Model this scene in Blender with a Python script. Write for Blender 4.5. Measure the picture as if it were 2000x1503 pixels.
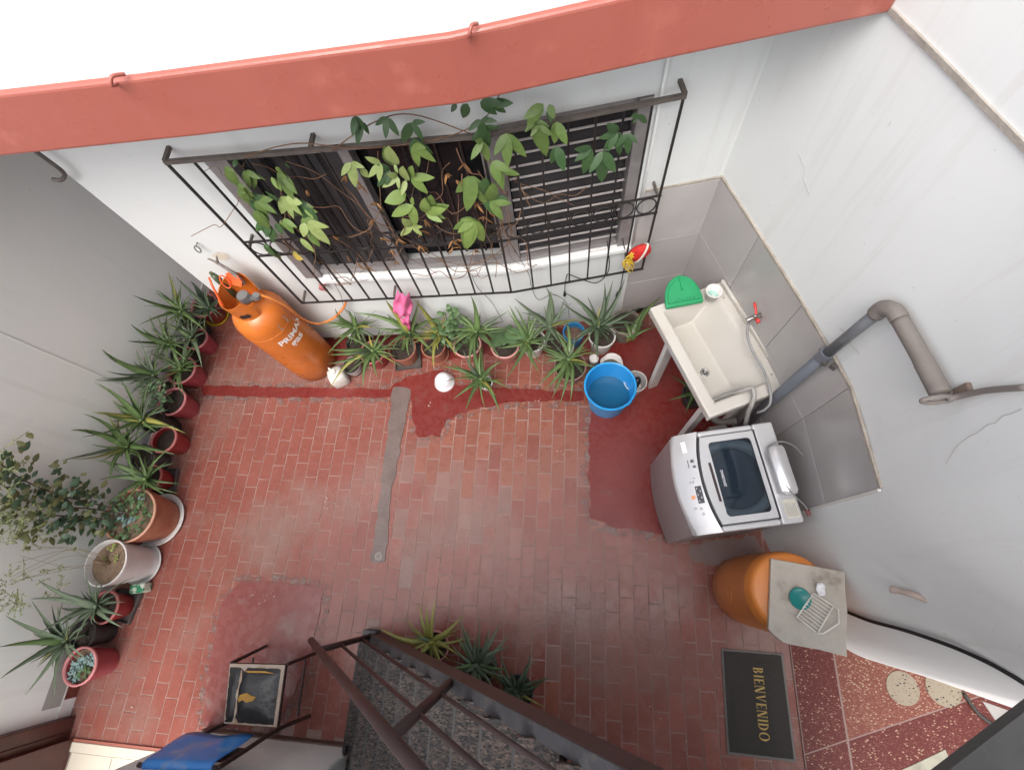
import bpy, math, random
from mathutils import Vector, Matrix
for o_ in list(bpy.data.objects): bpy.data.objects.remove(o_)
# measured coordinates in metres (x right, y away, z up)
PLANTS = [('A', (-3.273, 2.074, 0.36), [(-3.566, 2.38, 0.343), (-3.362, 2.256, 0.398), (-3.345, 2.238, 0.367), (-3.267, 2.202, 0.409), (-3.427, 1.976, 0.413), (-3.352, 2.042, 0.312), (-3.225, 1.951, 0.302), (-3.396, 2.242, 0.451)], (-3.494, 2.13, 0.22), 0.125, {'pot': 'wine', 'saucer': 'yellow'}), ('B', (-3.453, 1.986, 0.45), [(-3.591, 2.327, 0.565), (-3.581, 1.939, 0.799), (-3.581, 2.08, 0.621), (-3.548, 1.946, 0.505), (-3.516, 1.889, 0.417), (-3.328, 2.026, 0.504), (-3.445, 2.172, 0.546), (-3.374, 2.146, 0.484), (-3.088, 1.764, 0.523), (-3.597, 1.741, 0.642), (-3.498, 2.076, 0.526), (-3.588, 1.974, 0.637)], (-3.599, 2.014, 0.213), 0.1, {'pot': 'black'}), ('C', (-3.371, 1.788, 0.34), [(-3.509, 1.914, 0.436), (-3.486, 1.908, 0.365), (-3.535, 1.875, 0.409), (-3.152, 1.791, 0.438), (-3.107, 1.469, 0.409), (-3.258, 1.492, 0.446), (-3.568, 1.852, 0.483), (-3.545, 1.992, 0.36), (-3.263, 1.872, 0.448)], (-3.501, 1.844, 0.2), 0.105, {'pot': 'rose'}), ('D', (-3.488, 1.678, 0.42), [(-3.596, 1.72, 0.711), (-3.591, 1.571, 0.694), (-3.565, 1.894, 0.534), (-3.576, 1.966, 0.439), (-3.588, 1.78, 0.538), (-3.387, 1.719, 0.451), (-3.56, 1.579, 0.429), (-3.413, 1.677, 0.423), (-3.577, 1.683, 0.511), (-3.573, 1.731, 0.629)], (-3.591, 1.692, 0.2), 0.09, {'pot': 'black'}), ('E', (-3.391, 1.487, 0.32), [(-3.423, 1.375, 0.427), (-3.57, 1.595, 0.414), (-3.278, 1.713, 0.438), (-3.145, 1.497, 0.381), (-3.6, 1.472, 0.289), (-3.194, 1.523, 0.415), (-3.451, 1.663, 0.434), (-3.28, 1.577, 0.423), (-3.382, 1.386, 0.362), (-3.205, 1.444, 0.388)], (-3.517, 1.551, 0.22), 0.13, {'pot': 'rose'}), ('F', (-3.499, 1.377, 0.45), [(-3.567, 1.41, 0.881), (-3.589, 1.278, 0.774), (-3.566, 1.171, 0.849), (-3.596, 1.208, 0.792), (-3.584, 1.544, 0.599), (-3.581, 1.585, 0.417), (-3.569, 1.239, 0.565), (-3.562, 1.435, 0.547), (-3.521, 1.535, 0.398), (-3.493, 1.289, 0.501)], (-3.589, 1.389, 0.2), 0.075, {'pot': 'tan'}), ('G', (-3.46, 0.975, 0.46), [(-3.571, 1.155, 0.838), (-3.565, 1.255, 0.654), (-3.383, 1.29, 0.577), (-3.56, 0.957, 0.693), (-3.597, 1.087, 0.621), (-3.599, 0.948, 0.741), (-3.584, 0.748, 0.762), (-3.102, 0.925, 0.51), (-3.055, 0.888, 0.428), (-3.567, 0.857, 0.408), (-3.567, 1.013, 0.556)], (-3.587, 1.072, 0.262), 0.1, {'pot': 'black'}), ('H', (-3.504, 0.757, 0.46), [(-3.564, 0.769, 0.875), (-3.582, 0.911, 0.823), (-3.574, 0.554, 0.851), (-3.578, 0.964, 0.639), (-3.562, 1.005, 0.558), (-3.552, 0.959, 0.491), (-3.038, 0.704, 0.478), (-3.47, 0.484, 0.53), (-3.352, 0.519, 0.443), (-3.561, 0.577, 0.79), (-3.221, 0.701, 0.494)], (-3.578, 0.816, 0.275), 0.1, {'pot': 'grey'}), ('I', (-3.362, 0.524, 0.34), [(-3.583, 0.614, 0.59), (-3.599, 0.482, 0.498), (-3.575, 0.614, 0.514), (-3.476, 0.718, 0.291), (-3.194, 0.755, 0.393), (-3.124, 0.659, 0.364), (-3.161, 0.657, 0.402), (-3.14, 0.411, 0.343), (-3.57, 0.565, 0.451), (-3.246, 0.482, 0.284)], (-3.475, 0.585, 0.2), 0.105, {'pot': 'red', 'saucer': 'square'}), ('J', (-3.346, -0.397, 0.42), [(-3.573, -0.233, 0.694), (-3.59, -0.354, 0.681), (-3.594, -0.42, 0.442), (-3.552, -0.5, 0.467), (-3.573, -0.544, 0.418), (-3.587, -0.338, 0.45), (-3.576, -0.519, 0.455), (-3.349, -0.233, 0.414), (-3.124, -0.354, 0.428), (-3.04, -0.432, 0.499), (-3.131, -0.524, 0.365), (-3.441, -0.579, 0.462), (-3.182, -0.322, 0.492)], (-3.502, -0.463, 0.2), 0.115, {'pot': 'red', 'saucer': 'square'}), ('K', (-3.478, -0.627, 0.44), [(-3.591, -0.445, 0.805), (-3.59, -0.363, 0.672), (-3.583, -0.446, 0.581), (-3.596, -0.632, 0.756), (-3.587, -0.821, 0.686), (-3.529, -0.936, 0.53), (-3.388, -0.943, 0.459), (-3.557, -0.704, 0.534), (-3.391, -0.745, 0.41), (-3.574, -0.77, 0.475), (-3.516, -0.401, 0.539), (-3.6, -0.633, 0.461)], (-3.591, -0.619, 0.231), 0.1, {'pot': 'black'}), ('b2A', (-1.823, 1.862, 0.4), [(-2.05, 1.883, 0.445), (-1.823, 1.899, 0.621), (-1.89, 1.895, 0.65), (-1.943, 1.703, 0.485), (-1.963, 1.57, 0.491), (-1.74, 1.703, 0.373), (-1.642, 1.765, 0.39), (-1.631, 1.811, 0.485), (-1.773, 1.896, 0.56), (-1.675, 1.862, 0.485), (-1.617, 1.918, 0.429)], (-1.864, 1.798, 0.2), 0.09, {'pot': 'black'}), ('b2B', (-1.657, 1.669, 0.34), [(-2.067, 1.695, 0.303), (-2.052, 1.63, 0.333), (-1.984, 1.509, 0.423), (-1.969, 1.336, 0.329), (-1.68, 1.33, 0.342), (-1.568, 1.417, 0.355), (-1.6, 1.507, 0.356), (-1.482, 1.608, 0.354), (-1.503, 1.8, 0.446), (-1.646, 1.892, 0.308)], (-1.75, 1.739, 0.2), 0.11, {'pot': 'red'}), ('b3', (-1.341, 1.829, 0.38), [(-1.766, 1.896, 0.577), (-1.437, 1.917, 0.746), (-1.497, 1.913, 0.53), (-1.416, 1.915, 0.549), (-1.057, 1.946, 0.425), (-1.185, 1.937, 0.721), (-1.495, 1.619, 0.487), (-1.365, 1.699, 0.36), (-1.294, 1.576, 0.454), (-1.082, 1.576, 0.471), (-1.629, 1.835, 0.439)], (-1.461, 1.762, 0.2), 0.12, {'pot': 'terra', 'saucer': 'square'}), ('b4', (-1.093, 1.815, 0.36), [(-1.212, 1.931, 0.72), (-1.325, 1.78, 0.352), (-1.102, 1.505, 0.361), (-1.33, 1.83, 0.341), (-1.056, 1.945, 0.427), (-1.235, 1.931, 0.406), (-1.025, 1.922, 0.352)], (-1.185, 1.784, 0.2), 0.105, {'pot': 'terra', 'saucer': 'terra'}), ('b5', (-0.764, 1.817, 0.42), [(-0.769, 1.957, 0.734), (-0.943, 1.941, 0.534), (-0.964, 1.77, 0.523), (-0.948, 1.609, 0.485), (-0.775, 1.441, 0.526), (-0.542, 1.535, 0.521), (-0.559, 1.899, 0.522), (-0.497, 1.819, 0.464), (-0.56, 1.938, 0.362), (-0.805, 1.699, 0.494), (-0.732, 1.64, 0.391)], (-0.889, 1.805, 0.2), 0.12, {'pot': 'pink'}), ('b8', (-0.736, 1.47, 0.24), [(-1.094, 1.587, 0.234), (-0.932, 1.266, 0.299), (-0.828, 1.18, 0.274), (-0.551, 1.164, 0.254), (-0.605, 1.315, 0.349), (-0.577, 1.616, 0.29), (-0.844, 1.859, 0.241), (-0.747, 1.759, 0.225), (-0.659, 1.525, 0.335), (-0.779, 1.427, 0.266)], (-0.72, 1.498, 0.1), 0.06, {'pot': 'white'}), ('b7', (-0.353, 1.761, 0.36), [(-0.487, 1.965, 0.573), (-0.462, 1.964, 0.391), (-0.345, 1.997, 0.42), (-0.194, 1.783, 0.396), (-0.235, 1.445, 0.447), (-0.419, 1.608, 0.331), (-0.581, 1.656, 0.443), (-0.484, 1.397, 0.466), (-0.524, 1.765, 0.445), (-0.287, 1.859, 0.448), (-0.217, 1.922, 0.301)], (-0.326, 1.848, 0.2), 0.11, {'pot': 'white'}), ('b9', (-0.175, 1.878, 0.4), [(-0.443, 1.975, 0.663), (-0.195, 2.02, 0.75), (-0.157, 2.023, 0.685), (-0.072, 2.048, 0.389), (-0.212, 1.685, 0.388), (-0.304, 1.747, 0.435), (-0.265, 1.821, 0.416), (-0.069, 1.896, 0.425), (-0.077, 1.672, 0.48)], (-0.158, 1.84, 0.18), 0.08, {'pot': 'grey'}), ('b11', (0.21, 1.864, 0.42), [(-0.059, 2.057, 0.61), (-0.088, 2.039, 0.508), (0.311, 2.132, 0.657), (0.247, 2.113, 0.657), (0.399, 2.148, 0.648), (0.341, 2.053, 0.535), (0.538, 1.986, 0.514), (0.54, 1.905, 0.376), (0.2, 1.558, 0.45), (0.009, 1.7, 0.417), (0.029, 1.755, 0.417), (0.298, 1.784, 0.423), (0.389, 2.138, 0.476)], (0.255, 1.884, 0.22), 0.11, {'pot': 'white'}), ('b13', (-0.02, 1.613, 0.34), [(-0.044, 1.947, 0.386), (-0.275, 1.71, 0.345), (0.173, 1.712, 0.314), (-0.078, 1.231, 0.339), (0.003, 1.267, 0.302), (-0.245, 1.373, 0.38), (-0.201, 1.312, 0.409), (-0.14, 1.27, 0.348), (0.111, 1.511, 0.294), (0.124, 1.603, 0.312), (-0.227, 1.568, 0.347), (-0.142, 1.848, 0.389), (0.019, 1.479, 0.421)], (-0.004, 1.615, 0.2), 0.13, {'pot': 'pink2'}), ('b14', (0.488, 1.865, 0.22), [(0.735, 2.21, 0.289), (0.614, 2.117, 0.304), (0.445, 1.798, 0.272), (0.38, 1.913, 0.238), (0.584, 1.969, 0.227)], (0.448, 2.004, 0.24), 0.12, {'pot': 'brown'}), ('s1', (-0.904, -0.464, 0.3), [(-1.263, -0.403, 0.329), (-0.938, -0.235, 0.367), (-0.687, -0.281, 0.316), (-0.691, -0.521, 0.365), (-0.872, -0.516, 0.323), (-0.994, -0.354, 0.284), (-0.794, -0.476, 0.336)], (-0.917, -0.512, 0.14), 0.1, {'pot': 'rose'}), ('s2', (-0.582, -0.572, 0.34), [(-0.699, -0.309, 0.405), (-0.439, -0.304, 0.293), (-0.372, -0.372, 0.356), (-0.372, -0.448, 0.357), (-0.633, -0.592, 0.438), (-0.489, -0.624, 0.449), (-0.694, -0.436, 0.347), (-0.494, -0.34, 0.442), (-0.375, -0.567, 0.422), (-0.443, -0.524, 0.327)], (-0.579, -0.603, 0.16), 0.11, {'pot': 'grey'}), ('s3', (-0.318, -0.705, 0.3), [(-0.225, -0.477, 0.324), (-0.256, -0.598, 0.262), (-0.381, -0.664, 0.386), (-0.243, -0.71, 0.359), (-0.261, -0.615, 0.4), (-0.274, -0.737, 0.383)], (-0.314, -0.737, 0.14), 0.1, {'pot': 'black'})]
VINE = [((-1.642, 1.803, 2.239), [(-1.655, 1.768, 2.229)], 0), ((-1.73, 1.804, 2.198), [(-1.736, 1.807, 2.085), (-1.679, 1.781, 2.191)], 1), ((-1.669, 1.835, 2.137), [(-1.728, 1.833, 2.021), (-1.593, 1.802, 2.118), (-1.699, 1.841, 2.112)], 1), ((-1.494, 1.84, 2.151), [(-1.493, 1.844, 2.106)], 2), ((-1.722, 1.788, 2.097), [(-1.736, 1.787, 1.988), (-1.703, 1.798, 1.998), (-1.663, 1.751, 2.12)], 1), ((-1.502, 1.838, 2.099), [(-1.453, 1.8, 2.008), (-1.502, 1.807, 1.964), (-1.447, 1.801, 2.121)], 1), ((-1.523, 1.795, 2.13), [(-1.501, 1.772, 2.062), (-1.504, 1.758, 2.091)], 2), ((-1.732, 1.83, 1.948), [(-1.651, 1.798, 1.868), (-1.749, 1.808, 1.792), (-1.614, 1.803, 1.973)], 1), ((-1.558, 1.836, 1.95), [(-1.579, 1.8, 1.822), (-1.506, 1.792, 1.853), (-1.662, 1.837, 1.824)], 3), ((-1.557, 1.825, 1.947), [(-1.466, 1.806, 1.933)], 3), ((-1.752, 1.789, 1.899), [(-1.757, 1.785, 1.759), (-1.798, 1.786, 1.785)], 1), ((-1.66, 1.823, 1.789), [(-1.644, 1.797, 1.694), (-1.59, 1.792, 1.754)], 1), ((-1.76, 1.811, 1.754), [(-1.821, 1.795, 1.625), (-1.835, 1.793, 1.677), (-1.775, 1.799, 1.649)], 0), ((-1.488, 1.824, 1.866), [(-1.435, 1.832, 1.83), (-1.463, 1.805, 1.812)], 2), ((-1.503, 1.795, 1.79), [(-1.456, 1.783, 1.612), (-1.376, 1.767, 1.786), (-1.506, 1.795, 1.673)], 3), ((-1.536, 1.808, 1.768), [(-1.577, 1.77, 1.698)], 3), ((-1.63, 1.804, 1.638), [(-1.595, 1.784, 1.533), (-1.622, 1.785, 1.584)], 3), ((-1.76, 1.798, 1.498), [(-1.682, 1.758, 1.498)], 4), ((-1.906, 1.815, 1.572), [(-1.916, 1.819, 1.441), (-1.863, 1.783, 1.584)], 0), ((-1.084, 1.82, 2.176), [(-1.114, 1.797, 2.047), (-1.157, 1.8, 2.122), (-1.011, 1.791, 2.176)], 3), ((-1.072, 1.857, 2.107), [(-1.051, 1.852, 2.05)], 3), ((-1.723, 1.822, 1.757), [(-1.719, 1.797, 1.687)], 0), ((-1.631, 1.821, 1.992), [(-1.602, 1.819, 1.939)], 0), ((-0.964, 1.838, 2.416), [(-0.995, 1.789, 2.354), (-0.939, 1.831, 2.353), (-0.97, 1.805, 2.365)], 0), ((-0.834, 1.858, 2.385), [(-0.859, 1.816, 2.313), (-0.799, 1.835, 2.309), (-0.897, 1.849, 2.358)], 0), ((-0.732, 1.874, 2.338), [(-0.817, 1.878, 2.237), (-0.701, 1.856, 2.258), (-0.667, 1.864, 2.352)], 0), ((-0.763, 1.874, 2.217), [(-0.678, 1.867, 2.123), (-0.772, 1.864, 2.099), (-0.695, 1.841, 2.229)], 2), ((-0.893, 1.869, 2.108), [(-0.861, 1.821, 2.277), (-0.887, 1.85, 2.071)], 3), ((-0.949, 1.843, 2.144), [(-1.001, 1.822, 2.212), (-1.021, 1.799, 2.105), (-0.979, 1.802, 2.071)], 3), ((-0.894, 1.848, 2.049), [(-0.989, 1.824, 2.011), (-0.899, 1.815, 2.0), (-0.921, 1.805, 2.118)], 3), ((-0.862, 1.858, 2.013), [(-0.833, 1.825, 2.148), (-0.897, 1.808, 1.963)], 3), ((-0.828, 1.856, 2.038), [(-0.707, 1.859, 2.03), (-0.771, 1.855, 1.925), (-0.784, 1.825, 2.146)], 2), ((-0.885, 1.843, 1.934), [(-0.995, 1.789, 1.943)], 2), ((-0.872, 1.834, 1.859), [(-1.014, 1.822, 1.796), (-0.906, 1.831, 1.699), (-0.851, 1.83, 1.928)], 2), ((-0.83, 1.87, 1.754), [(-0.792, 1.84, 1.915), (-0.694, 1.836, 1.832), (-0.737, 1.831, 1.725)], 2), ((-0.939, 1.861, 1.653), [(-0.957, 1.818, 1.784), (-1.031, 1.847, 1.596), (-0.895, 1.848, 1.591), (-0.864, 1.831, 1.693)], 3), ((-0.511, 1.892, 1.987), [(-0.632, 1.89, 1.89), (-0.587, 1.848, 1.795), (-0.48, 1.886, 1.795)], 1), ((-0.57, 1.875, 1.671), [(-0.676, 1.845, 1.616), (-0.649, 1.84, 1.47), (-0.545, 1.886, 1.479), (-0.635, 1.862, 1.7)], 2), ((-0.417, 1.879, 2.331), [(-0.48, 1.857, 2.299), (-0.425, 1.876, 2.211), (-0.344, 1.869, 2.333)], 0), ((-0.503, 1.849, 2.44), [(-0.531, 1.834, 2.416)], 0), ((-0.461, 1.871, 2.42), [(-0.496, 1.872, 2.354)], 0), ((-0.408, 1.89, 2.408), [(-0.31, 1.879, 2.416), (-0.346, 1.906, 2.336)], 0), ((-0.423, 1.856, 2.236), [(-0.486, 1.808, 2.182), (-0.415, 1.861, 2.116), (-0.447, 1.809, 2.288)], 1), ((-0.404, 1.886, 2.084), [(-0.373, 1.855, 1.969), (-0.309, 1.869, 2.041)], 1), ((-0.453, 1.884, 1.815), [(-0.334, 1.873, 1.814), (-0.395, 1.862, 1.697), (-0.406, 1.848, 2.002)], 1), ((-0.317, 1.909, 2.226), [(-0.382, 1.86, 2.155), (-0.325, 1.859, 2.082), (-0.232, 1.895, 2.106)], 1), ((-0.14, 1.931, 2.35), [(-0.218, 1.918, 2.262), (-0.23, 1.893, 2.318)], 1), ((-0.115, 1.945, 2.337), [(-0.093, 1.916, 2.287)], 1), ((-0.165, 1.919, 2.252), [(-0.204, 1.886, 2.226), (-0.137, 1.924, 2.079), (-0.1, 1.903, 2.213)], 1), ((-0.083, 1.938, 2.251), [(-0.097, 1.934, 2.14), (-0.035, 1.903, 2.158)], 1), ((-0.085, 1.936, 2.115), [(-0.116, 1.932, 2.02), (-0.048, 1.897, 2.002)], 0), ((0.207, 2.022, 2.102), [(0.114, 1.993, 2.106), (0.149, 1.976, 2.209), (0.166, 1.987, 2.027)], 0), ((0.256, 2.011, 2.105), [(0.306, 1.991, 2.067), (0.267, 1.995, 1.998), (0.199, 1.99, 2.046)], 0), ((0.295, 2.038, 2.184), [(0.346, 2.054, 2.125), (0.255, 1.996, 2.211), (0.271, 1.997, 2.174)], 0), ((0.082, 1.976, 2.058), [(-0.001, 1.924, 2.114), (-0.0, 1.947, 2.013), (0.048, 1.963, 1.914)], 0), ((0.141, 1.996, 2.016), [(0.077, 1.94, 1.94), (0.151, 2.006, 1.811), (0.216, 1.991, 1.891)], 0)]
POLY = {'band': [(-3.426, 1.45), (-2.471, 1.452), (-1.59, 1.454), (-1.55, 1.504), (-1.429, 1.579), (-1.118, 1.648), (-1.023, 1.503), (-0.567, 1.473), (0.112, 1.463), (0.112, 1.385), (-0.56, 1.356), (-0.799, 1.295), (-1.049, 1.192), (-1.095, 1.046), (-1.271, 1.027), (-1.335, 1.166), (-1.386, 1.371), (-1.579, 1.382), (-2.449, 1.359), (-3.356, 1.36)], 'strip': [(-1.564, 1.469), (-1.398, 1.458), (-1.404, 1.267), (-1.422, 0.947), (-1.441, 0.601), (-1.409, 0.017), (-1.521, 0.011), (-1.522, 0.273), (-1.544, 0.811), (-1.548, 1.124)], 'right': [(0.156, 1.136), (0.165, 0.432), (0.281, 0.4), (0.407, 0.376), (0.539, 0.353), (0.726, 0.347), (1.367, 0.527), (1.479, 1.335), (1.013, 2.075), (0.599, 2.074), (0.333, 2.033), (0.22, 1.773), (0.198, 1.396)], 'lower': [(-2.564, -0.189), (-2.178, -0.177), (-1.87, -0.196), (-1.862, -0.311), (-1.886, -0.725), (-2.017, -1.093), (-2.572, -1.158), (-2.647, -0.849), (-2.657, -0.542), (-2.68, -0.364)], 'cement': [(0.902, 0.211), (0.914, 0.277), (1.347, 0.35), (1.405, 0.239), (1.188, 0.192), (1.023, 0.147)], 'terr': [(1.503, -0.324), (1.504, -1.044)], 'backred': [(-2.279, 1.958), (-1.629, 1.961), (-0.536, 2.071), (0.154, 2.047), (0.154, 1.822), (-0.521, 1.815), (-1.453, 1.755), (-2.236, 1.746)]}
WALL = [(0.886, 2.3), (1.055, 1.86), (1.22, 1.41), (1.37, 0.945), (1.41, 0.455), (1.43, 0.34), (1.475, 0.22), (1.54, 0.09), (1.61, -0.04), (1.69, -0.17), (1.79, -0.29), (1.93, -0.375), (2.12, -0.425), (2.36, -0.48), (2.85, -0.62), (4.4, -1.03)]
CABLE = [(1.623, -0.084, 0.51), (1.635, -0.103, 0.594), (1.651, -0.13, 0.76), (1.662, -0.148, 0.999), (1.674, -0.169, 1.177), (1.69, -0.193, 1.321), (1.722, -0.228, 1.43), (1.75, -0.261, 1.493), (1.775, -0.291, 1.531)]
MISC = {'stub': (1.579, 0.017, 1.311), 'stub2': (1.503, 0.033, 1.262), 'tap': (1.162, 1.567, 1.124), 'rod': [(1.372, 0.675, 2.133), (1.374, 0.655, 2.237), (1.377, 0.617, 2.364)], 'hp': [(1.273, 1.082, 2.037), (1.324, 0.898, 2.049), (1.34, 0.7, 2.086)], 'ledge': [(1.05, 1.872, 2.669), (1.112, 1.705, 2.689), (1.173, 1.537, 2.697), (1.23, 1.38, 2.701), (1.278, 1.231, 2.705)], 'fcable': [(2.517, -0.543, 0.01), (2.545, -0.605, 0.01), (2.588, -0.665, 0.01), (2.674, -0.722, 0.01)], 'circ': [(2.163, -0.538, 0.0), (2.407, -0.505, 0.0)], 'terrlines': [[(1.515, -0.354, 0.0), (1.504, -1.044, 0.0)], [(1.779, -0.39, 0.0), (1.775, -1.019, -0.0)], [(1.507, -0.961, 0.0), (2.544, -0.579, 0.0)], [(1.785, -0.861, 0.0), (1.778, -1.019, 0.0)]]}
WIRES = [[(0.335, 2.157, 1.124), (0.377, 2.166, 0.892), (0.382, 2.167, 0.521), (0.366, 2.164, 0.429)], [(0.232, 2.136, 1.127), (0.269, 2.144, 0.787), (0.191, 2.128, 0.635), (0.059, 2.101, 0.734), (-0.029, 2.083, 0.822)], [(-0.4, 2.007, 1.275), (-0.316, 2.025, 0.92), (-0.306, 2.027, 0.742), (-0.263, 2.035, 0.543), (-0.149, 2.059, 0.58), (-0.049, 2.079, 0.429), (-0.019, 2.085, 0.164)], [(-0.037, 2.081, 0.825), (-0.052, 2.078, 0.714), (-0.057, 2.077, 0.586)], [(-0.725, 1.985, 1.074), (-0.709, 1.986, 0.811), (-0.633, 1.99, 0.582), (-0.582, 1.992, 0.268)], [(-1.74, 1.932, 1.11), (-1.781, 1.929, 0.806), (-1.836, 1.927, 0.617), (-1.848, 1.926, 0.405), (-1.844, 1.926, 0.067)]]
HOOK = [(-2.717, 1.85, 2.298), (-2.71, 1.851, 2.225), (-2.708, 1.851, 2.165), (-2.732, 1.849, 2.132), (-2.779, 1.847, 2.111), (-2.813, 1.845, 2.122)]
EYE = (-2.48, 1.903, 1.45)
PINK = [(-1.265, 1.871, 0.957), (-1.195, 1.875, 0.887), (-1.352, 1.867, 0.793), (-1.226, 1.874, 0.705), (-1.401, 1.864, 0.626), (-1.279, 1.871, 0.614), (-1.378, 1.866, 0.54), (-1.338, 1.868, 0.378)]
BAG = (0.453, 2.1, 1.04)
HOSE = [(-2.17, 1.7, 1.187), (-2.116, 1.71, 1.109), (-2.097, 1.74, 0.952), (-2.147, 1.8, 0.658), (-2.117, 1.85, 0.48), (-1.971, 1.88, 0.514), (-1.826, 1.9, 0.646), (-1.761, 1.91, 0.739)]
SLAB = [(1.144, 0.162), (1.524, 0.114), (1.511, 0.024), (1.501, -0.104), (1.476, -0.204), (1.463, -0.306), (1.329, -0.282), (1.185, -0.268), (1.153, -0.261), (1.11, -0.23), (1.085, -0.202)]
DISH = (1.266, -0.037, 0.85)
RACK = [(1.34, -0.006, 0.87), (1.432, -0.064, 0.87), (1.328, -0.204, 0.87), (1.236, -0.132, 0.87)]
RACKT = [(1.429, -0.069, 0.875), (1.452, -0.08, 0.875), (1.443, -0.147, 0.875), (1.356, -0.202, 0.875), (1.325, -0.204, 0.875)]
CLOTH = (1.371, 0.016, 0.85)
MAT_ = [(1.055, -0.397), (1.454, -0.399), (1.455, -1.006), (1.038, -1.0)]
SINKHOSE = [(0.886, 1.097, 0.8), (0.977, 1.133, 0.86), (1.047, 1.124, 0.98), (1.095, 1.134, 1.0), (1.108, 1.088, 0.99), (1.098, 1.039, 0.96), (1.097, 1.016, 0.9)]
TAPHOSE = [(1.102, 1.541, 1.06), (1.095, 1.469, 1.04), (1.121, 1.372, 1.02), (1.175, 1.261, 1.0), (1.205, 1.149, 0.985), (1.213, 1.062, 0.95), (1.192, 1.029, 0.9), (1.17, 1.028, 0.85)]
WCORD = [(1.344, 0.415, 0.93), (1.312, 0.453, 0.955), (1.235, 0.514, 1.0), (1.172, 0.649, 0.96), (1.149, 0.726, 0.95), (1.171, 0.787, 0.955), (1.236, 0.813, 0.96), (1.306, 0.791, 0.955), (1.355, 0.736, 0.94)]
CAP = {'green': [(0.632, 1.689, 0.97), (0.882, 1.743, 0.97), (0.746, 1.925, 1.0)], 'cup': (0.928, 1.803, 1.0), 'bucket': (0.304, 1.395, 0.36), 'bottle': (0.55, 1.638, 0.1), 'tile0': (-2.376, 1.745, 0.0)}
CRACKS = [[(1.408, 0.478, 1.928), (1.405, 0.511, 1.98), (1.403, 0.529, 2.014), (1.402, 0.544, 2.072), (1.402, 0.545, 2.108), (1.401, 0.561, 2.164), (1.401, 0.557, 2.194), (1.4, 0.57, 2.227), (1.4, 0.567, 2.259), (1.4, 0.571, 2.301)], [(1.288, 1.196, 1.656), (1.305, 1.145, 1.674), (1.318, 1.104, 1.665), (1.336, 1.049, 1.68)], [(1.039, 1.899, 2.051), (1.066, 1.829, 2.028), (1.076, 1.802, 1.985), (1.1, 1.736, 1.963)]]
CAMR = [[0.992715, -0.016516, 0.119349], [0.058712, 0.931306, -0.359476], [-0.105214, 0.363864, 0.925491]]
rnd = random.Random(11)
sc = bpy.context.scene
col = sc.collection

# ---------------------------------------------------------------- camera
cam = bpy.data.cameras.new('camera'); cam_o = bpy.data.objects.new('camera', cam); col.objects.link(cam_o)
cam.sensor_width = 36.0; cam.lens = 36.0 * 950 / 2000; cam.clip_start = 0.02; cam.clip_end = 200
cam_o.matrix_world = Matrix.Translation((0, 0, 3.9)) @ Matrix(CAMR).to_4x4()
sc.camera = cam_o
# ---------------------------------------------------------------- sky and sun (bright overcast)
SUN_EL, SUN_AZ = math.radians(60), math.radians(186)     # azimuth measured from +Y clockwise
w = bpy.data.worlds.new('World'); sc.world = w; w.use_nodes = True
nt = w.node_tree; nt.nodes.clear()
sky = nt.nodes.new('ShaderNodeTexSky'); sky.sky_type = 'NISHITA'; sky.sun_disc = False
sky.sun_elevation = SUN_EL; sky.sun_rotation = SUN_AZ; sky.air_density = 0.6; sky.dust_density = 6.0; sky.ozone_density = 1.0
bg = nt.nodes.new('ShaderNodeBackground'); bg.inputs[1].default_value = 0.15
hs = nt.nodes.new('ShaderNodeHueSaturation'); hs.inputs['Saturation'].default_value = 0.6
wo = nt.nodes.new('ShaderNodeOutputWorld')
nt.links.new(sky.outputs[0], hs.inputs['Color']); nt.links.new(hs.outputs[0], bg.inputs[0]); nt.links.new(bg.outputs[0], wo.inputs[0])
sl = bpy.data.lights.new('sun', 'SUN'); sl.energy = 0.5; sl.angle = math.radians(80); sl.color = (1, .995, .985)
so = bpy.data.objects.new('sun', sl); col.objects.link(so)
sd = Vector((math.sin(SUN_AZ) * math.cos(SUN_EL), math.cos(SUN_AZ) * math.cos(SUN_EL), math.sin(SUN_EL)))
so.rotation_euler = sd.to_track_quat('Z', 'Y').to_euler(); so.location = sd * 20
sc.view_settings.view_transform = 'Standard'; sc.view_settings.look = 'None'
sc.view_settings.exposure = 1.34; sc.view_settings.gamma = 1.0; sc.view_settings.use_curve_mapping = False
sc.cycles.max_bounces = 7; sc.cycles.diffuse_bounces = 5; sc.cycles.glossy_bounces = 3; sc.cycles.transparent_max_bounces = 8
sc.cycles.use_adaptive_sampling = True; sc.cycles.adaptive_threshold = 0.02
sc.cycles.use_denoising = True

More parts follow.
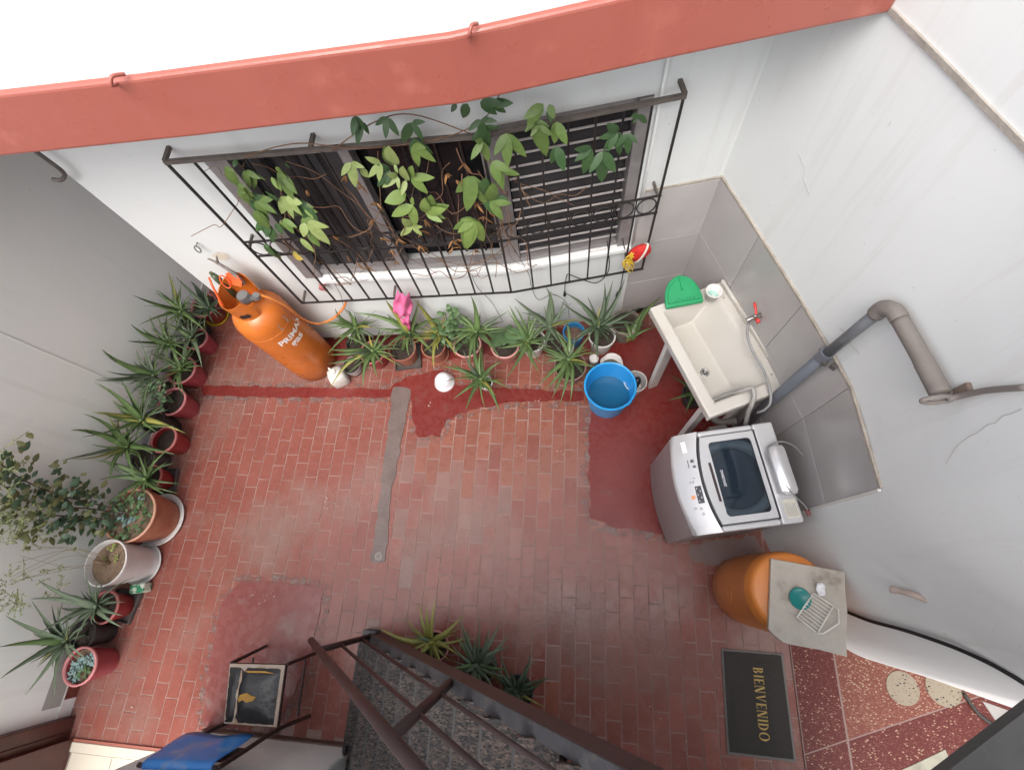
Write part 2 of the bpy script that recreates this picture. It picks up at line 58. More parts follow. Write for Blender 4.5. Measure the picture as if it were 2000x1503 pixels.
# ---------------------------------------------------------------- materials
def lin(c):
    return tuple(((x / 255) / 12.92 if x / 255 <= .04045 else ((x / 255 + .055) / 1.055) ** 2.4) for x in c)
MATS = {}
def mat(name, c1, c2=None, scale=6, rough=.55, bump=0, bscale=80, metal=0, rand=0, c3=None, s3=1.2, f3=.5, lo=.35, hi=.7, spec=.5, coat=0, trans=0, rvar=0, rvscale=9, streak=None, patchy=0):
    """principled colour: c1/c2 by noise, c3 in large worn stains, brightness varied per object by rand"""
    if name in MATS: return MATS[name]
    m = bpy.data.materials.new(name); m.use_nodes = True; n = m.node_tree.nodes; l = m.node_tree.links
    b = n['Principled BSDF']; MATS[name] = m
    geo = n.new('ShaderNodeNewGeometry')
    def noise(s, d=4):
        t = n.new('ShaderNodeTexNoise'); t.inputs['Scale'].default_value = s; t.inputs['Detail'].default_value = d
        t.inputs['Roughness'].default_value = .6; l.new(geo.outputs['Position'], t.inputs['Vector']); return t
    def mix(fac, a, bb):
        x = n.new('ShaderNodeMix'); x.data_type = 'RGBA'
        for i, v in ((6, a), (7, bb)):
            if isinstance(v, tuple): x.inputs[i].default_value = (*v, 1)
            else: l.new(v, x.inputs[i])
        l.new(fac, x.inputs[0]); return x.outputs[2]
    def ramp(src, a, bb):
        r = n.new('ShaderNodeMapRange'); r.inputs[1].default_value = a; r.inputs[2].default_value = bb; r.clamp = True
        l.new(src, r.inputs[0]); return r.outputs[0]
    out = None
    if c2: out = mix(ramp(noise(scale).outputs[0], lo, hi), c1, c2)
    if c3:
        f = ramp(noise(s3, 5).outputs[0], f3, f3 + .18); out = mix(f, out if out is not None else c1, c3)
    if streak:
        mpn = n.new('ShaderNodeMapping'); mpn.inputs['Scale'].default_value = (9, 9, .55); l.new(geo.outputs['Position'], mpn.inputs[0])
        sn = n.new('ShaderNodeTexNoise'); sn.inputs['Scale'].default_value = 1; sn.inputs['Detail'].default_value = 5; sn.inputs['Roughness'].default_value = .65; l.new(mpn.outputs[0], sn.inputs['Vector'])
        out = mix(ramp(sn.outputs[0], .56, .78), out, streak)
        sp = noise(38, 3); out = mix(ramp(sp.outputs[0], .70, .78), out, tuple(v * .8 for v in streak))
    if rand:
        oi = n.new('ShaderNodeObjectInfo'); hv = n.new('ShaderNodeHueSaturation')
        mr = n.new('ShaderNodeMapRange'); mr.inputs[3].default_value = 1 - rand; mr.inputs[4].default_value = 1 + rand
        l.new(oi.outputs['Random'], mr.inputs[0]); l.new(mr.outputs[0], hv.inputs['Value'])
        if out is None: hv.inputs['Color'].default_value = (*c1, 1)
        else: l.new(out, hv.inputs['Color'])
        out = hv.outputs[0]
    if out is None: b.inputs['Base Color'].default_value = (*c1, 1)
    else: l.new(out, b.inputs['Base Color'])
    b.inputs['Roughness'].default_value = rough; b.inputs['Metallic'].default_value = metal
    b.inputs['Specular IOR Level'].default_value = spec
    if coat: b.inputs['Coat Weight'].default_value = coat; b.inputs['Coat Roughness'].default_value = .15
    if rvar:
        r = n.new('ShaderNodeMapRange'); r.inputs[1].default_value = .35; r.inputs[2].default_value = .65
        r.inputs[3].default_value = rough - rvar; r.inputs[4].default_value = rough + rvar
        l.new(noise(rvscale, 3).outputs[0], r.inputs[0]); l.new(r.outputs[0], b.inputs['Roughness'])
    if patchy:
        tr = n.new('ShaderNodeBsdfTransparent'); ms = n.new('ShaderNodeMixShader'); l.new(ramp(noise(16, 6).outputs[0], patchy, patchy + .1), ms.inputs[0])
        l.new(tr.outputs[0], ms.inputs[1]); l.new(b.outputs[0], ms.inputs[2]); l.new(ms.outputs[0], n['Material Output'].inputs[0])
    if trans: b.inputs['Transmission Weight'].default_value = trans
    if bump:
        bp = n.new('ShaderNodeBump'); bp.inputs['Strength'].default_value = bump; bp.inputs['Distance'].default_value = .01
        l.new(noise(bscale, 3).outputs[0], bp.inputs['Height']); l.new(bp.outputs[0], b.inputs['Normal'])
    return m

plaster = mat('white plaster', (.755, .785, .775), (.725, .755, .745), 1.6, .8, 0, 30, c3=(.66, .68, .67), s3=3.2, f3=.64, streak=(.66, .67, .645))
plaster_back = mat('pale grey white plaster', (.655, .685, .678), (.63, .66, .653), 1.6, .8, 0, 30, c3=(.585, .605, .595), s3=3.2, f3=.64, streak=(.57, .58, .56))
plaster_left = mat('cream grey plaster', (.775, .80, .755), (.74, .765, .72), 1.1, .8, 0, 30, c3=(.70, .715, .67), s3=1.3, f3=.64, streak=(.67, .68, .63))
plaster_up = mat('upper white plaster', (.74, .76, .755), (.72, .74, .735), 3, .8, 0, 40, c3=(.60, .60, .585), s3=7, f3=.70, streak=(.66, .67, .66))
beam_red = mat('red oxide paint', (.315, .093, .069), (.295, .085, .063), 3, .36, .08, 30, c3=(.39, .128, .096), s3=5, f3=.60, rvar=.1, streak=(.30, .085, .062))
brick_m = mat('waxed red brick tile', (.205, .064, .048), (.24, .082, .062), 3.2, .25, .12, 45, rand=.09, c3=(.225, .135, .113), s3=1.0, f3=.49, rvar=.07, spec=.42, rvscale=14)
brick_g = mat('worn greyish brick tile', (.20, .10, .082), (.225, .118, .097), 6, .3, .15, 45, rand=.1, c3=(.17, .105, .09), s3=4, f3=.6)
brick_o = mat('orange brick tile', (.245, .088, .058), (.225, .078, .053), 4, .3, .12, 45, rand=.08, rvar=.1)
grout_m = mat('pinkish cement grout', (.35, .235, .205), (.22, .135, .115), 3.5, .8, .4, 120, c3=(.11, .072, .06), s3=2.4, f3=.58)
redpaint = mat('red painted cement', (.155, .022, .019), (.185, .034, .028), 4, .3, .07, 30, c3=(.16, .065, .056), s3=5, f3=.60, spec=.33, rvar=.14, rvscale=18)
redpaint2 = mat('purplish red painted cement', (.185, .05, .045), (.215, .068, .058), 5, .27, .07, 30, c3=(.23, .15, .135), s3=5.5, f3=.58, rvar=.12, rvscale=16)
cement_b = mat('patchy cement smear', (.185, .122, .108), (.195, .10, .086), 7, .42, .12, 60, c3=(.21, .16, .145), s3=10, f3=.58, patchy=.49)
cement = mat('grey cement smear', (.185, .13, .118), (.19, .105, .092), 7, .45, .2, 60, c3=(.225, .18, .165), s3=14, f3=.58)
skirt_m = mat('white skirting', (.68, .665, .63), (.60, .585, .55), 5, .6, .15, 40)
skirt_b = mat('brown skirting', (.10, .05, .035), (.15, .1, .08), 9, .5, .2, 40)
skirt_red = mat('dark red skirting paint', (.11, .022, .015), (.16, .045, .032), 9, .4)
tile_m = mat('grey stone wall tile', (.43, .415, .408), (.395, .38, .372), 2.6, .25, 0, 40, rand=.05, c3=(.47, .455, .445), s3=2.2, f3=.58)
tgrout = mat('pale tile grout', (.68, .65, .62), rough=.8)
blackm = mat('black rubber', (.012, .012, .013), rough=.5)

# ---------------------------------------------------------------- mesh builder
class B:
    def __init__(s): s.v = []; s.f = []
    def add(s, vs, fs):
        o = len(s.v); s.v += [tuple(x) for x in vs]; s.f += [tuple(i + o for i in q) for q in fs]; return s
    def box(s, c, d, rz=0, m=None):
        hx, hy, hz = d[0] / 2, d[1] / 2, d[2] / 2
        p = [Vector((x * hx, y * hy, z * hz)) for x in (-1, 1) for y in (-1, 1) for z in (-1, 1)]
        R = m if m is not None else Matrix.Rotation(rz, 3, 'Z')
        return s.add([R @ q + Vector(c) for q in p], [(0, 1, 3, 2), (4, 6, 7, 5), (0, 4, 5, 1), (2, 3, 7, 6), (0, 2, 6, 4), (1, 5, 7, 3)])
    def bar(s, a, b, wd, ht, up=(0, 0, 1)):
        """rectangular bar from a to b"""
        a, b = Vector(a), Vector(b); d = b - a
        if d.length < 1e-6: return s
        x = d.normalized(); y = Vector(up).cross(x)
        if y.length < 1e-4: y = Vector((0, 1, 0)).cross(x)
        y.normalize(); z = x.cross(y)
        return s.box((a + b) / 2, (d.length, wd, ht), m=Matrix((x, y, z)).transposed())
    def tube(s, pts, r, seg=8, cap=True):
        pts = [Vector(p) for p in pts]; n = len(pts); rs = r if isinstance(r, (list, tuple)) else [r] * n
        t0 = (pts[1] - pts[0]).normalized(); u = t0.orthogonal().normalized(); rings = []
        for i, p in enumerate(pts):
            t = (pts[min(i + 1, n - 1)] - pts[max(i - 1, 0)]).normalized()
            u = (u - t * u.dot(t))
            u = u.normalized() if u.length > 1e-5 else t.orthogonal().normalized()
            vv = t.cross(u)
            rings.append([p + (u * math.cos(a) + vv * math.sin(a)) * rs[i] for a in (2 * math.pi * k / seg for k in range(seg))])
        vs = [q for rg in rings for q in rg]; fs = []
        for i in range(n - 1):
            for k in range(seg):
                k2 = (k + 1) % seg; fs.append((i * seg + k, i * seg + k2, (i + 1) * seg + k2, (i + 1) * seg + k))
        if cap: fs.append(tuple(range(seg))[::-1]); fs.append(tuple((n - 1) * seg + k for k in range(seg)))
        return s.add(vs, fs)
    def lathe(s, prof, c=(0, 0, 0), seg=28, jit=0, closed_b=True, closed_t=False):
        """profile [(r,z)...] about Z"""
        vs = []; fs = []; n = len(prof)
        for i, (r, z) in enumerate(prof):
            for k in range(seg):
                a = 2 * math.pi * k / seg; rr = r * (1 + (rnd.uniform(-jit, jit) if jit else 0))
                vs.append((c[0] + rr * math.cos(a), c[1] + rr * math.sin(a), c[2] + z))
        for i in range(n - 1):
            for k in range(seg):
                k2 = (k + 1) % seg; fs.append((i * seg + k, i * seg + k2, (i + 1) * seg + k2, (i + 1) * seg + k))
        if closed_b: fs.append(tuple(range(seg))[::-1])
        if closed_t: fs.append(tuple((n - 1) * seg + k for k in range(seg)))
        return s.add(vs, fs)
    def prism(s, pts, z0, z1):
        n = len(pts); vs = [(p[0], p[1], z0) for p in pts] + [(p[0], p[1], z1) for p in pts]
        ar = sum(pts[i][0] * pts[(i + 1) % n][1] - pts[(i + 1) % n][0] * pts[i][1] for i in range(n))
        fs = [tuple(range(n))[::-1], tuple(range(n, 2 * n))] + [(i, (i + 1) % n, n + (i + 1) % n, n + i) for i in range(n)]
        if ar < 0: fs = [q[::-1] for q in fs]
        return s.add(vs, fs)
    def torus(s, c, ax1, ax2, R1, R2, r, seg=22, sg=6):
        c = Vector(c); a1, a2 = Vector(ax1).normalized(), Vector(ax2).normalized()
        pts = [c + a1 * (R1 * math.cos(t)) + a2 * (R2 * math.sin(t)) for t in (2 * math.pi * k / seg for k in range(seg))]
        nrm = a1.cross(a2); vs = []; fs = []
        for k in range(seg):
            p = pts[k]; o = (p - c).normalized()
            for j in range(sg):
                t = 2 * math.pi * j / sg; vs.append(p + o * (r * math.cos(t)) + nrm * (r * math.sin(t)))
        for k in range(seg):
            for j in range(sg):
                k2, j2 = (k + 1) % seg, (j + 1) % sg
                fs.append((k * sg + j, k2 * sg + j, k2 * sg + j2, k * sg + j2))
        return s.add(vs, fs)
    def mesh(s, name, smooth=False):
        me = bpy.data.meshes.new(name); me.from_pydata([tuple(x) for x in s.v], [], s.f); me.update()
        if smooth:
            me.shade_smooth() if hasattr(me, 'shade_smooth') else me.polygons.foreach_set('use_smooth', [True] * len(me.polygons))
        return me

def obj(name, b, m, parent=None, smooth=False, bevel=0, auto=None, bseg=2):
    me = b.mesh(name, smooth or auto is not None) if isinstance(b, B) else b
    if m is not None: me.materials.clear(); me.materials.append(m)
    if auto is not None: me.set_sharp_from_angle(angle=math.radians(auto))
    o = bpy.data.objects.new(name, me); col.objects.link(o)
    if parent is not None:
        o.parent = parent
        mw = parent.matrix_basis if parent.parent is None else Matrix.Identity(4)
        o.matrix_parent_inverse = mw.inverted()
    if bevel:
        bm = o.modifiers.new('bevel', 'BEVEL'); bm.width = bevel; bm.segments = bseg; bm.limit_method = 'ANGLE'; bm.angle_limit = math.radians(35)
    return o
def tag(o, label, cat, group=None):
    o['label'] = label; o['category'] = cat
    if group: o['group'] = group
    return o
def thing(name, label, cat, loc=(0, 0, 0), group=None):
    o = bpy.data.objects.new(name, None); o.empty_display_size = .1; col.objects.link(o)
    o.matrix_basis = Matrix.Translation(loc)
    return tag(o, label, cat, group)
def single(name, b, m, label, cat, group=None, **k):
    """a one-mesh thing, origin moved to its base"""
    xs = [p[0] for p in b.v]; ys = [p[1] for p in b.v]; zs = [p[2] for p in b.v]
    c = Vector(((min(xs) + max(xs)) / 2, (min(ys) + max(ys)) / 2, min(zs)))
    b.v = [tuple(Vector(p) - c) for p in b.v]
    o = obj(name, b, m, **k); o.location = c
    return tag(o, label, cat, group)
def arc(pts, n=6):
    """Catmull-Rom through points"""
    P = [Vector(p) for p in pts]; out = []
    for i in range(len(P) - 1):
        p0, p1, p2, p3 = P[max(i - 1, 0)], P[i], P[i + 1], P[min(i + 2, len(P) - 1)]
        for k in range(n):
            t = k / n
            out.append(.5 * (2 * p1 + (p2 - p0) * t + (2 * p0 - 5 * p1 + 4 * p2 - p3) * t * t + (3 * p1 - p0 - 3 * p2 + p3) * t ** 3))
    out.append(P[-1]); return out

# ================================================================= THE SETTING
# floor bed (cement and joints) and brick tiles
def inside(p, poly):
    x, y = p; c = False; n = len(poly)
    for i in range(n):
        (x1, y1), (x2, y2) = poly[i], poly[(i + 1) % n]
        if (y1 > y) != (y2 > y) and x < (x2 - x1) * (y - y1) / (y2 - y1) + x1: c = not c
    return c
def rough_poly(poly, step=.045, jit=.012, grow=0, sd=1):
    r = random.Random(sd); n = len(poly); out = []
    ar = sum(poly[i][0] * poly[(i + 1) % n][1] - poly[(i + 1) % n][0] * poly[i][1] for i in range(n))
    sg = 1 if ar > 0 else -1
    for i in range(n):
        a, b = Vector(poly[i]), Vector(poly[(i + 1) % n]); d = b - a; k = max(1, int(d.length / step))
        nn = Vector((d.y, -d.x)).normalized() * sg
        for j in range(k): out.append(tuple(a + d * (j / k) + nn * (grow + r.uniform(-jit, jit) + r.uniform(0, 1) ** 4 * jit * 2)))
    return out
floor = obj('floor', B().box((-.6, .55, -.0525), (11, 7.5, .1)), grout_m); floor['kind'] = 'structure'
FL = [(-3.667, -1.32), (-2.55, -1.32), (-2.55, -1.17), (1.50, -1.17), (1.50, -.33), (1.68, -.2), (1.45, .3), (1.40, .9), (.88, 2.3), (-.44, 2.03), (-2.78, 1.907), (-2.78, 3.2), (-3.667, 3.2)]
PW, PH, GR = .1035, .22, .0075
bricks = []
holes = [POLY[k] for k in ('strip', 'right', 'cement', 'band', 'lower')]
nx = int(5.3 / PW)
for i in range(nx):
    x0 = -3.66 + i * PW
    off = (.5 if i % 2 else 0) * PH + rnd.uniform(-.03, .03)
    j = 0
    while True:
        y0 = -1.34 + off - PH + j * PH; j += 1
        if y0 > 3.2: break
        cx, cy = x0 + PW / 2, y0 + PH / 2
        if not inside((cx, min(max(cy, -1.30), 3.1)), FL): continue
        if any(inside((cx + dx, cy + dy), h) for h in holes for dx in (0,) for dy in (-.05, .05)) and \
           all(any(inside((cx + dx, cy + dy), h) for h in holes) for dx in (-.05, .05) for dy in (-.11, 0, .11)): continue
        d2 = cx * cx + cy * cy + 3.9 ** 2
        hidden = cy > 1.75 or cx < -3.45
        bricks.append((d2 + (50 if hidden else 0), cx, cy))
bricks.sort()
bp = []
for v in range(5):
    r2 = random.Random(v); bw, bh = PW - GR, PH - GR
    b = B(); b.box((0, 0, -.006), (bw - r2.uniform(0, .002), bh - r2.uniform(0, .004), .012))
    bp.append(b.mesh('brick'))
rest = B()
def brick_mat(cx, cy):
    r = rnd.random()
    if -1.42 < cx < -1.0 and -.6 < cy < .8 and r < .3: return brick_g
    if cy > .6 and cx > -1.2 and r < .75: return brick_o
    if r < .04: return brick_g
    if r > .95: return brick_o
    return brick_m
bmesh_cache = {}
for n_, (d2, cx, cy) in enumerate(bricks):
    dz = rnd.uniform(-.0012, .0012); rz = rnd.uniform(-.012, .012)
    if n_ < 300:
        m_ = brick_mat(cx, cy); key = (rnd.randrange(5), m_.name)
        if key not in bmesh_cache:
            me = bp[key[0]].copy(); me.materials.append(m_); bmesh_cache[key] = me
        o = bpy.data.objects.new('brick', bmesh_cache[key]); col.objects.link(o)
        o.parent = floor; o.location = (cx, cy, dz)
        o.rotation_euler = (rnd.uniform(-.004, .004), rnd.uniform(-.004, .004), rz)
    else:
        rest.box((cx, cy, -.006 + dz), (PW - GR, PH - GR, .012), rz)
ro = obj('brick', rest, brick_m, floor); ro['kind'] = 'stuff'
for k, (m_, gz, gr, s_) in {'band': (redpaint, .0025, .045, 1), 'right': (redpaint, .0028, .055, 2), 'lower': (redpaint2, .0026, .05, 3)}.items():
    bb = B().prism(rough_poly(POLY[k], grow=gr, jit=.013, sd=s_), -.004, gz)
    obj('cement_border', bb, cement_b, floor)
    obj('painted_patch', B().prism(rough_poly(POLY[k], grow=0, jit=.008, sd=s_ + 9), gz - .002, gz + .003), m_, floor)
obj('cement_strip', B().prism(rough_poly(POLY['strip'], jit=.007, sd=5), -.004, .0062), mat('dark worn cement', (.13, .095, .086), (.165, .12, .108), 8, .42, .3, 60, c3=(.10, .068, .06), s3=6, f3=.54), floor)
obj('cement_patch', B().prism(rough_poly(POLY['cement'], jit=.02, sd=6), -.004, .0015), cement, floor)
obj('painted_patch', B().prism(rough_poly(POLY['backred'], jit=.02, sd=8), -.004, .0024), redpaint, floor)
db = B().lathe([(.03, 0), (.03, .004), (.022, .004), (.022, .002)], (-1.465, .06, .0062), 20, closed_b=False)
for a in range(4): db.bar((-1.465 - .02, .048 + a * .008, .0085), (-1.465 + .02, .048 + a * .008, .0085), .003, .003)
obj('floor_drain', db, mat('drain metal', (.25, .23, .21), rough=.45, metal=.7), floor)
# crumbs and droppings lying on the floor
crb = B(); r2 = random.Random(5)
for px, py in [(-2.0, .45), (-1.95, .43), (-1.9, .46), (-1.85, .44), (-.35, 1.3), (-.3, 1.42), (-1.25, 1.35), (-1.9, 1.36), (-.1, .95), (.6, -.8), (.75, -1.0), (-.4, .9), (-2.35, -.3), (-2.4, -.35), (-2.3, -.28), (-2.45, -.3), (-3.2, -1.1), (-2.0, -.8), (-1.7, -.9)]:
    for q in range(3):
        s_ = r2.uniform(.003, .007); crb.box((px + r2.uniform(-.05, .05), py + r2.uniform(-.05, .05), .006 + s_ / 3), (s_ * 1.6, s_, s_ * .7), r2.uniform(0, 3))
co = obj('floor_crumbs', crb, mat('pale crumbs', (.55, .48, .42), rough=.9)); co['kind'] = 'stuff'
tag(co, 'tiny pale crumbs scattered on the red floor', 'debris')

# terrazzo floor on the right, laid in panels with pale strips
def terrazzo(name, base, chips, dens, sc_=90):
    m = bpy.data.materials.new(name); m.use_nodes = True; n = m.node_tree.nodes; l = m.node_tree.links; b = n['Principled BSDF']
    geo = n.new('ShaderNodeNewGeometry'); cur = None
    mp = n.new('ShaderNodeMapping'); mp.inputs['Rotation'].default_value = (0, 0, .7); mp.inputs['Scale'].default_value = (1, 1.7, 1)
    l.new(geo.outputs['Position'], mp.inputs[0])
    nz = n.new('ShaderNodeTexNoise'); nz.inputs['Scale'].default_value = 5; l.new(geo.outputs['Position'], nz.inputs['Vector'])
    for i, (c, s) in enumerate(zip(chips, (1, 1.7, .8))):
        v = n.new('ShaderNodeTexVoronoi'); v.inputs['Scale'].default_value = sc_ * s; l.new(mp.outputs[0], v.inputs['Vector'])
        sx = n.new('ShaderNodeSeparateColor'); l.new(v.outputs['Color'], sx.inputs[0])
        th = n.new('ShaderNodeMath'); th.operation = 'GREATER_THAN'; th.inputs[1].default_value = 1 - dens[i]
        ad = n.new('ShaderNodeMath'); ad.operation = 'MULTIPLY_ADD'; ad.inputs[1].default_value = .5; ad.inputs[2].default_value = -.25
        l.new(nz.outputs[0], ad.inputs[0]); a2 = n.new('ShaderNodeMath'); a2.operation = 'ADD'; l.new(sx.outputs[i], a2.inputs[0]); l.new(ad.outputs[0], a2.inputs[1])
        l.new(a2.outputs[0], th.inputs[0])
        ds = n.new('ShaderNodeMath'); ds.operation = 'LESS_THAN'; ds.inputs[1].default_value = .42; l.new(v.outputs['Distance'], ds.inputs[0])
        mu = n.new('ShaderNodeMath'); mu.operation = 'MULTIPLY'; l.new(th.outputs[0], mu.inputs[0]); l.new(ds.outputs[0], mu.inputs[1])
        x = n.new('ShaderNodeMix'); x.data_type = 'RGBA'; l.new(mu.outputs[0], x.inputs[0])
        if cur is None: x.inputs[6].default_value = (*base, 1)
        else: l.new(cur, x.inputs[6])
        x.inputs[7].default_value = (*c, 1); cur = x.outputs[2]
    l.new(cur, b.inputs['Base Color']); b.inputs['Roughness'].default_value = .45; b.inputs['Specular IOR Level'].default_value = .3
    return m
terr = terrazzo('red terrazzo', (.10, .018, .014), [(.34, .22, .155), (.21, .075, .055), (.15, .045, .036)], (.17, .34, .34), 60)
terr2 = terrazzo('pinkish terrazzo', (.17, .05, .035), [(.38, .27, .18), (.28, .13, .09), (.24, .12, .08)], (.28, .4, .38), 60)
terr3 = terrazzo('cream terrazzo with dark chips', (.28, .24, .18), [(.015, .012, .012), (.31, .25, .17), (.24, .19, .135)], (.16, .4, .3), 60)
tf = obj('terrazzo_floor', B().box((3.0, -1.2, .0015), (2.99, 2.9, .014)), mat('terrazzo joint', (.25, .17, .15), rough=.6)); tf['kind'] = 'structure'
def tpanel(pts, m):
    obj('terrazzo_panel', B().prism(pts, -.002, .0095), m, tf)
g = .0042
L2 = lambda x: -.961 + (x - 1.507) * (.382 / 1.037)      # the slanting joint
tpanel([(1.512, -.30), (1.775 - g, -.36), (1.778 - g, L2(1.778) + g), (1.512, L2(1.512) + g)], terr)
tpanel([(1.512, L2(1.512) - g), (1.778 - g, L2(1.778) - g), (1.776 - g, -2.4), (1.512, -2.4)], terr)
tpanel([(1.779 + g, -.30), (3.4, -.30), (3.4, L2(3.4) + g), (1.782 + g, L2(1.782) + g)], terr2)
tpanel([(1.782 + g, L2(1.782) - g), (3.4, L2(3.4) - g), (4.4, -2.4), (1.78 + g, -2.4)], terr)
for (cx, cy), rr in (((2.165, -.545), .098), ((2.41, -.525), .105)):
    obj('terrazzo_disc', B().lathe([(rr, 0), (rr, .013)], (cx, cy, 0), 40, closed_t=True), terr3, tf)
obj('terrazzo_disc', B().prism([(2.0, -1.02), (2.34, -.86), (2.42, -1.2), (2.1, -1.35)], 0, .0125), mat('greenish marble inlay', (.36, .35, .27), (.22, .21, .16), 9, .35), tf)
obj('terrazzo_disc', B().prism([(2.62, -.58), (2.9, -.66), (2.95, -.9), (2.75, -.85)], 0, .0125), mat('grey marble inlay', (.36, .34, .32), (.27, .25, .24), 6, .35), tf)
# interior floor beyond the doorway
inf = obj('interior_floor', B().box((-3.1, -2.3, -.03), (1.6, 1.96, .06)), mat('interior joint', (.3, .27, .2), rough=.8)); inf['kind'] = 'structure'
crm = mat('cream ceramic tile', (.62, .57, .47), (.58, .53, .43), 3, .25)
for ix in range(3):
    for iy in range(4):
        w_ = .33; obj('floor_tile', B().box((-3.55 + ix * w_ * 1.5 / 1.5 + .17, -1.395 - iy * w_ - w_ / 2 + (.0 if iy else .0), .002), (w_ - .006, w_ - .006, .008)), crm, inf, bevel=.001)
obj('threshold', B().box((-3.1, -1.363, .004), (1.13, .062, .02)), crm, inf, bevel=.003)
obj('threshold_edge', B().box((-3.1, -1.3215, .0), (1.13, .018, .02)), mat('brick edge', (.3, .1, .07), rough=.6), inf)
# ================================================================= WALLS
KP = Vector((-.44, 2.03)); EP = Vector((-2.78, 1.907)); CP = Vector((.886, 2.30))
SEG = {'L': ((EP - KP).normalized(), None), 'R': ((CP - KP).normalized(), None)}
NRM = {'L': Vector((.0525, -.9986)), 'R': Vector((.1995, -.9799))}
DIR = {k: v[0] for k, v in SEG.items()}
def wp(s, u, off=0, z=None):
    q = KP + DIR[s] * u + NRM[s] * off
    return (q.x, q.y) if z is None else (q.x, q.y, z)
def wpiece(b, s, u0, u1, z0, z1, o0=-.18, o1=0):
    return b.prism([wp(s, u0, o1), wp(s, u1, o1), wp(s, u1, o0), wp(s, u0, o0)], z0, z1)
bw = thing('back_wall', 'white plastered wall with the barred window and bent at its middle', 'wall', (-.44, 2.03, 0))
b = B()
wpiece(b, 'L', 0, 2.343, 0, 1.0); wpiece(b, 'L', 1.53, 2.343, 1.0, 2.13); wpiece(b, 'L', 0, 2.343, 2.13, 2.75)
wpiece(b, 'R', 0, 1.40, 0, 1.0); wpiece(b, 'R', .84, 1.40, 1.0, 2.16); wpiece(b, 'R', 0, 1.40, 2.16, 2.75)
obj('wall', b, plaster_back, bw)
b = B(); wpiece(b, 'R', .885, 1.35, 0.02, 1.502, -.001, .004); obj('tile_bed', b, tgrout, bw)
for r_ in range(3):
    b = B(); wpiece(b, 'R', .888, 1.343, .02 + r_ * .495, .02 + r_ * .495 + .491, -.001, .013); obj('wall_tile', b, tile_m, bw, bevel=.0015)
b = B(); wpiece(b, 'R', .89, 1.343, 1.505, 1.517, -.001, .011); obj('mortar_edge', b, mat('tan mortar', (.40, .36, .31), (.28, .25, .21), 14, .8, .6, 60), bw)
b = B(); wpiece(b, 'R', .84, 1.33, .0, .075, .002, .018); obj('skirting', b, blackm, bw)
b = B(); wpiece(b, 'L', 0.02, 2.343, .0, .06, .001, .006); obj('skirting', b, skirt_red, bw)
# bent metal hook, eye ring and sockets on the wall
iron = mat('dull iron', (.10, .09, .085), (.17, .15, .14), 20, .55, .2, 60, metal=.5)
chip = mat('exposed brown plaster', (.28, .13, .07), (.40, .3, .24), 12, .9, .6, 50)
b = B()
for u_, z_, su, sz in ((.62, .985, .13, .028), (.45, .982, .06, .016), (.7, .988, .05, .02)):
    b.add([wp('R', u_ + su * math.cos(a) * rnd.uniform(.7, 1), .0035, z_ + sz * math.sin(a) * rnd.uniform(.6, 1)) for a in [k * math.pi / 6 for k in range(12)]], [tuple(range(12))])
obj('plaster_chip', b, chip, bw)
b = B(); b.add([wp('L', 1.98 + .07 * math.cos(a) * rnd.uniform(.7, 1), .002, 1.315 + .05 * math.sin(a) * rnd.uniform(.6, 1)) for a in [k * math.pi / 6 for k in range(12)]], [tuple(range(12))])
obj('stain', b, mat('yellowish stain', (.55, .50, .40), (.66, .62, .53), 20, .85), bw)

# curved right wall
cw = thing('curved_wall', 'white plastered wall curving round the laundry corner, tiled at its foot', 'wall', (1.22, 1.41, 0))
WL = [Vector(p) for p in WALL]
def smooth_line(L, n=5):
    P3 = [Vector((p.x, p.y, 0)) for p in L]; return [Vector((q.x, q.y)) for q in arc(P3, n)]
WS = smooth_line(WL)
def inset(L, off):
    out = []
    for i, p in enumerate(L):
        t = (L[min(i + 1, len(L) - 1)] - L[max(i - 1, 0)]).normalized(); n_ = Vector((t.y, -t.x))
        if n_.x > 0.35: n_ = -n_
        out.append(p + n_ * off)
    return out
def ribbon(b, L, o0, o1, z0, z1):
    A, C_ = inset(L, o1), inset(L, o0)
    n = len(L); vs = []
    for i in range(n): vs += [(*A[i], z0), (*A[i], z1), (*C_[i], z1), (*C_[i], z0)]
    fs = []
    for i in range(n - 1):
        a = i * 4; c = a + 4
        for k in range(4): fs.append((a + k, a + (k + 1) % 4, c + (k + 1) % 4, c + k))
    fs += [(0, 3, 2, 1), tuple((n - 1) * 4 + k for k in range(4))]
    return b.add(vs, fs)
obj('wall', ribbon(B(), WS, -.18, 0, 0, 3.7), plaster, cw, auto=40)
tl = WL[:5]
obj('tile_bed', ribbon(B(), tl, -.004, .002, .02, 1.502), tgrout, cw)
for i in range(4):
    a, c = tl[i], tl[i + 1]; t = (c - a).normalized(); n_ = Vector((t.y, -t.x)); n_ = -n_ if n_.x > 0 else n_
    for r_ in range(3):
        z0 = .02 + r_ * .495
        a2, c2 = a + t * .003, c - t * .003
        obj('wall_tile', B().prism([tuple(a2 + n_ * .011), tuple(c2 + n_ * .011), tuple(c2 - n_ * .004), tuple(a2 - n_ * .004)], z0, z0 + .491), tile_m, cw, bevel=.0015)
    obj('mortar_edge', B().prism([tuple(a + n_ * .012), tuple(c + n_ * .012), tuple(c - n_ * .002), tuple(a - n_ * .002)], 1.505, 1.521), MATS['tan mortar'], cw)
obj('mortar_edge', B().prism([tuple(WL[4] + Vector((-.013, -.012))), tuple(WL[4] + Vector((-.013, 0))), tuple(WL[4] + Vector((.004, 0))), tuple(WL[4] + Vector((.004, -.012)))], .02, 1.5), skirt_m, cw)
